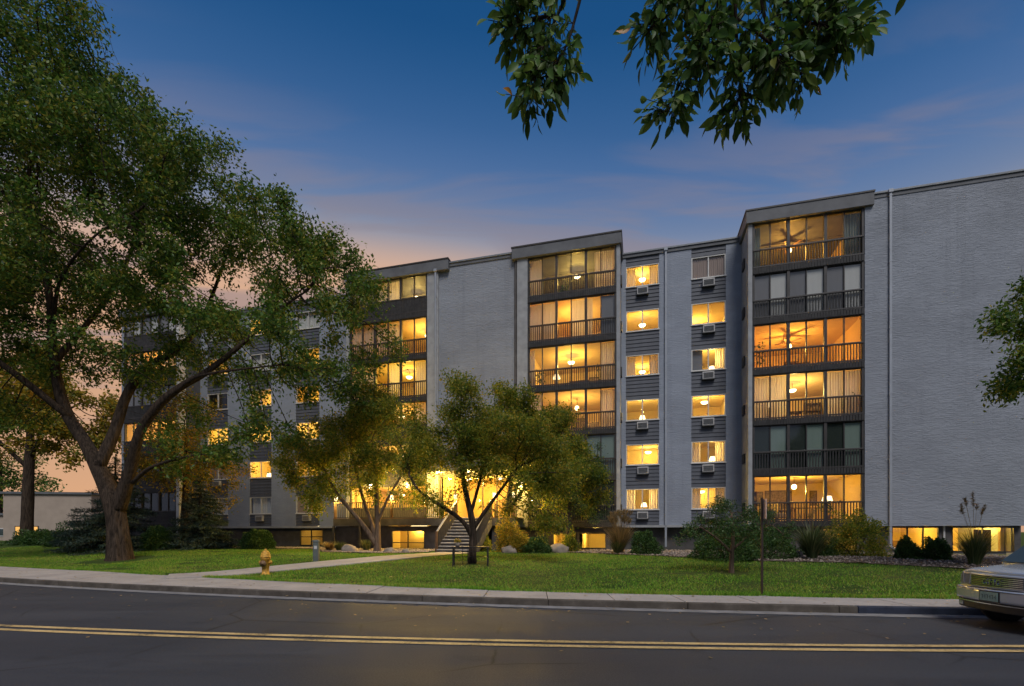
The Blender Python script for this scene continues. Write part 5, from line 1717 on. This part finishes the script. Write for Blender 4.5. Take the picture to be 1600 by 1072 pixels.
# front end: pieces that follow the bow of the nose
def bowbox(name, x0, y0, y1, z0, z1, depth, mat, parent, bev=0, n=14, bow=.22, lean=0):
    m = MB()
    def fx(y):
        a_ = abs(y)
        return x0 + bow * (a_ / .93) ** 2 + .30 * max(0, (a_ - .72) / .2) ** 2 * .4
    ys = [y0 + (y1 - y0) * i / n for i in range(n + 1)]
    vs = []
    for y in ys:
        vs += [(fx(y), y, z0), (fx(y) + lean, y, z1), (fx(y) + depth, y, z1), (fx(y) + depth, y, z0)]
    fs = []
    for i in range(n):
        for k in range(4):
            k2 = (k + 1) % 4
            fs.append((4 * i + k, 4 * (i + 1) + k, 4 * (i + 1) + k2, 4 * i + k2)[::-1])
    fs += [(0, 1, 2, 3)[::-1], tuple(4 * n + k for k in range(4))]
    m.add(vs, fs)
    o = m.build(name, mat, parent)
    if bev: bevel(o, bev, 3)
    return o
gr = bowbox("grille", -.035, -.47, .47, .63, .865, .12, M["car"], car, .025)
bowbox("grille_opening", -.042, -.43, .43, .66, .835, .006, M["car_dark"], gr)
for z in (.672, .700, .728, .756, .784, .812):
    bowbox("grille_bar", -.052, -.43, .43, z - .006, z + .006, .009, M["chrome"], gr)
fc = bpy.data.curves.new("grille_letters", "FONT")
fc.body = "GMC"
fc.size = .13
fc.extrude = .008
fc.align_x = "CENTER"
fc.space_character = 1.25
fo = bpy.data.objects.new("grille_letters", fc)
dg = bpy.context.evaluated_depsgraph_get()
COL.objects.link(fo)
fc.materials.append(M["chrome"])
bpy.context.view_layer.update()
tm = bpy.data.meshes.new_from_object(fo.evaluated_get(bpy.context.evaluated_depsgraph_get()))
bpy.data.objects.remove(fo)
if not tm.materials: tm.materials.append(M["chrome"])
put("grille_letters", tm, gr, (-.060, 0, .697), (R(90), 0, R(-90)))
# headlights, bumper, plate
t = NT("headlight_lens")
M["lens"] = t.done(t.pbsdf((.40, .42, .44), .12, .55, None, .8))
for sy in (-1, 1):
    hl = bowbox("headlight", -.03, *sorted((sy * .50, sy * .885)), .655, .855, .14, M["lens"], car, .018, lean=.03)
    bowbox("lamp_divider", -.040, *sorted((sy * .655, sy * .665)), .66, .85, .02, M["chrome"], hl, n=1)
bp = bowbox("bumper", -.105, -.90, .90, .415, .625, .34, M["car"], car, .045, 20)
bowbox("bumper_groove", -.108, -.88, .88, .598, .606, .02, M["car_dark"], bp, n=20)
bowbox("lower_grille", -.06, -.80, .80, .27, .414, .3, M["car_dark"], car, .02)
bowbox("valance_strip", -.075, -.72, .72, .385, .40, .02, M["chrome"], car)
for sy in (-1, 1):
    bowbox("fog_lamp", -.072, *sorted((sy * .60, sy * .74)), .30, .37, .03, M["lens"], car, .01, n=2)
pt_ = MB().box(-.105, -.088, -.17, .17, .435, .595).build("plate_holder", M["car_dark"], car)
bevel(MB().box(-.112, -.1055, -.152, .152, .445, .585).build("number_plate", M["plate"], car), .004)
pi_ = [o for o in car.children if o.name.startswith("number_plate")][0]
for k, w in enumerate((.028, .03, .024, .03, .028, .03)):
    y = -.105 + k * .043
    MB().box(-.1145, -.1122, y - w / 2, y - w / 2 + .009, .485, .545).box(-.1144, -.1122, y - w / 2 + .0091, y + w / 2, .536 if k % 2 else .51, .545 if k % 2 else .519).build("plate_mark", M["plate_ink"], pi_)
for sx in (.95, 3.75):
    for sy in (-1, 1):
        wh = MB().lathe([(.20, -.12), (.33, -.12), (.355, -.08), (.355, .08), (.33, .12), (.20, .12)], 28).build("wheel", M["tyre"], car, True, (sx, sy * .815, .345), (R(90), 0, 0))
        MB().lathe([(.205, -.105), (.06, -.10), (.05, .09), (.205, .105)], 20).build("rim", M["chrome"], wh, True)
    for sy in (-1, 1):
        MB().lathe([(.02, -.1), (.425, -.1), (.425, .0), (.40, .012), (.02, .012)], 32).build("wheel_arch", M["car_dark"], car, True, (sx, sy * .905, .375), (R(-90) * sy, 0, 0))
MB().box(.3, 4.5, -.7, .7, .24, .36).build("underbody", M["car_dark"], car)
for sy in (-1, 1):
    MB().box(1.17, 1.33, sy * .87, sy * 1.05, 1.02, 1.17).build("mirror", M["car"], car) if sy > 0 else MB().box(1.17, 1.33, -1.05, -.87, 1.02, 1.17).build("mirror", M["car"], car)

# ------------------------------------------------------------------ neighbouring house far left
nb_ = tag(empty("neighbour_house", (-58, 56, .5), R(8)), "pale beige stucco house with a flat roof across the far lawn", "building")
MB().box(-14, 0, 0, 9, 0, 3.0).build("low_wing", M["beige"], nb_)
MB().box(.01, 9, -1.5, 9, 0, 5.4).build("tall_block", M["beige"], nb_)
MB().box(-14.2, .005, -.2, 9.2, 3.0, 3.25).build("roof", M["fascia"], nb_)
MB().box(-.2, 9.2, -1.7, 9.2, 5.4, 5.65).build("roof", M["fascia"], nb_)
for a, b_, d_ in ((-11, -8.5, -.05), (-6.5, -3.5, -.05), (-2.6, -.7, -.05)):
    w_ = MB().box(a, b_, d_, d_ + .04, .55, 1.5).build("window", M["white"], nb_)
    MB().box(a + .1, (a + b_) / 2 - .05, d_ - .02, d_ - .002, .65, 1.4).box((a + b_) / 2 + .05, b_ - .1, d_ - .02, d_ - .002, .65, 1.4).build("pane", M["screen"], w_)
w_ = MB().box(1.2, 3.6, -1.56, -1.502, .5, 1.75).build("window", M["frame_dark"], nb_)
MB().box(1.3, 3.5, -1.59, -1.562, .6, 1.65).build("pane", M["amber"], w_)

# ------------------------------------------------------------------ furniture seen through the lit glazing
def armchair(s, k, d=FR + 2.6, rz=0, label=""):
    p = bw(s, d, zr(k) - .945)
    o = tag(empty("armchair", p, -TH + rz), label, "chair")
    bevel(MB().box(-.40, .40, -.38, .35, .16, .44).build("seat", M["cloth"], o), .05, 3)
    bevel(MB().box(-.42, .42, .20, .42, .40, 1.02).build("backrest", M["cloth"], o), .06, 3)
    for sx in (-1, 1):
        bevel(MB().box(sx * .46 - .08, sx * .46 + .08, -.38, .40, .16, .64).build("armrest", M["cloth"], o), .04, 3)
        for sy in (-.3, .32):
            MB().box(sx * .42 - .025, sx * .42 + .025, sy - .025, sy + .025, 0, .159).build("leg", M["wood"], o)
def table(s, k, label, d=FR + 2.2):
    o = tag(empty("dining_table", bw(s, d, zr(k) - .945), -TH), label, "table")
    MB().box(-.6, .6, -.4, .4, .70, .74).build("table_top", M["wood"], o)
    for sx in (-.52, .52):
        for sy in (-.33, .33):
            MB().box(sx - .03, sx + .03, sy - .03, sy + .03, 0, .699).build("leg", M["wood"], o)
def house_plant(s, k, label, d=FR + .75, seed=0, h=1.25):
    o = tag(empty("house_plant", bw(s, d, zr(k) - .945)), label, "plant")
    MB().lathe([(.11, 0), (.15, .28), (.13, .28)], 12).build("pot", M["wood"], o, True)
    rng = np.random.default_rng(seed)
    n_ = 120
    P = np.column_stack((rng.normal(0, .16, n_), rng.normal(0, .16, n_), rng.uniform(.45, h, n_)))
    Q = leaf_quads(P, rng.normal(size=(n_, 3)), .16, .4, rng, .3)
    MB().tube([(0, 0, .2), (.02, 0, h * .9)], [.012, .006], 5).build("stem", M["wood"], o)
    put("foliage", np_mesh("foliage", Q, np.arange(len(Q)).reshape(-1, 4), M["leaf_dark"]), o)
def picture(s, k, w, h, label, d=FR + 5.17, z=.55):
    o = tag(empty("framed_picture", bw(s, d, zr(k) + z), -TH), label, "picture")
    MB().box(-w / 2, w / 2, 0, .02, -h / 2, h / 2).build("frame", M["wood"], o)
    MB().box(-w / 2 + .05, w / 2 - .05, -.006, -.001, -h / 2 + .05, h / 2 - .05).build("print", M["picture"], o)
armchair(9.0, 6, rz=.4, d=FR + 1.6, label="armchair in the top floor room of the bay by the blank wall")
table(8.2, 4, "dining table in the fourth floor room of the bay by the blank wall")
armchair(9.6, 4, rz=-.4, label="armchair behind the fourth floor glazing of the bay by the blank wall")
house_plant(6.1, 4, "leafy house plant at the fourth floor glazing of the bay by the blank wall", seed=1, h=1.6)
table(7.9, 3, "dining table in the third floor room behind sheer curtains")
picture(6.9, 1, .75, .9, "framed picture on the first floor wall beside the hanging globe lamp", z=.5)
picture(8.4, 1, .9, 1.3, "tall dark framed picture on the first floor room wall", z=.35)
picture(10.0, 1, .4, .9, "slim arched looking framed picture near the first floor table lamp", z=.5)
picture(7.7, 1, .7, 1.6, "door sized framed panel on the back wall of the first floor room", z=.2)
table(8.6, 1, "dining table in the bright first floor room above the shrubs")
tlo = tag(empty("table_lamp", bw(9.75, FR + 2.2, zr(1) - .945), -TH), "glowing floor lamp in the bright first floor room above the shrubs", "lamp")
MB().lathe([(.16, 0), (.16, .03), (.015, .05), (.012, 1.12)], 12).build("stand", M["wood"], tlo, True)
MB().lathe([(.26, 1.10), (.19, 1.36)], 18).build("lamp_shade", M["shade"], tlo, True)
table(-3.6, 4, "dining table in the fourth floor room of the bay by the steps")
house_plant(-5.8, 4, "house plant at the fourth floor glazing of the bay by the steps", seed=3)
house_plant(-2.2, 4, "tall house plant in the fourth floor room of the bay by the steps", seed=4, d=FR + 1.0)
armchair(-3.9, 6, label="armchair in the top floor room of the bay by the steps")
table(-3.2, 5, "dining table in the fifth floor room of the bay by the steps")
house_plant(-4.3, 6, "small house plant at the top floor glazing of the bay by the steps", seed=5, h=.8)
armchair(-2.9, 3, label="armchair in the third floor room of the bay by the steps")

def bookcase(s_, k, label, d=FR + 4.95):
    o = tag(empty("bookcase", bw(s_, d, zr(k) - .945), -TH), label, "bookcase")
    MB().box(-.45, -.42, -.15, .15, 0, 1.9).box(.42, .45, -.15, .15, 0, 1.9).box(-.419, .419, .13, .15, 0, 1.9).build("carcass", M["wood"], o)
    r_ = random.Random(k * 7 + int(s_))
    for i in range(5):
        z = .05 + i * .44
        MB().box(-.418, .418, -.15, .128, z, z + .03).build("shelf", M["wood"], o)
        if i < 4:
            x_ = -.40
            bk_ = MB()
            while x_ < .34:
                w_b = r_.uniform(.02, .05)
                bk_.box(x_, x_ + w_b - .003, -.10, .10, z + .031, z + r_.uniform(.22, .36))
                x_ += w_b
            tag(bk_.build("books", M["picture"], o), kind="stuff")
def floor_lamp(s_, k, label, d=FR + 3.2):
    o = tag(empty("floor_lamp", bw(s_, d, zr(k) - .945), -TH), label, "lamp")
    MB().lathe([(.15, 0), (.15, .03), (.015, .05), (.012, 1.42)], 12).build("stand", M["wood"], o, True)
    MB().lathe([(.23, 1.40), (.15, 1.66)], 18).build("lamp_shade", M["shade"], o, True)
bookcase(6.4, 1, "tall bookcase against the wall of the bright first floor room")
bookcase(9.9, 3, "bookcase in the third floor room behind the curtained glazing")
floor_lamp(7.1, 3, "lit floor lamp in the third floor room of the bay by the blank wall")
bookcase(-2.1, 3, "bookcase in the third floor room of the bay by the steps")
floor_lamp(-5.2, 4, "lit floor lamp in the fourth floor room of the bay by the steps")
picture(-4.0, 3, .9, .7, "wide framed picture in the third floor room of the bay by the steps")
picture(-3.0, 4, .7, .9, "framed picture in the fourth floor room of the bay by the steps")
picture(7.6, 3, 1.0, .7, "wide framed picture on the third floor wall behind the curtains")
picture(8.8, 4, .8, .8, "square framed picture on the fourth floor wall under the ceiling fan")
armchair(7.0, 1, rz=.5, d=FR + 1.3, label="armchair near the glazing of the bright first floor room")
house_plant(9.2, 1, "house plant on the bright first floor balcony above the shrubs", seed=8, d=FR + .6, h=1.1)
house_plant(10.1, 3, "house plant at the third floor glazing behind the curtain", seed=9, d=FR + .6, h=1.2)
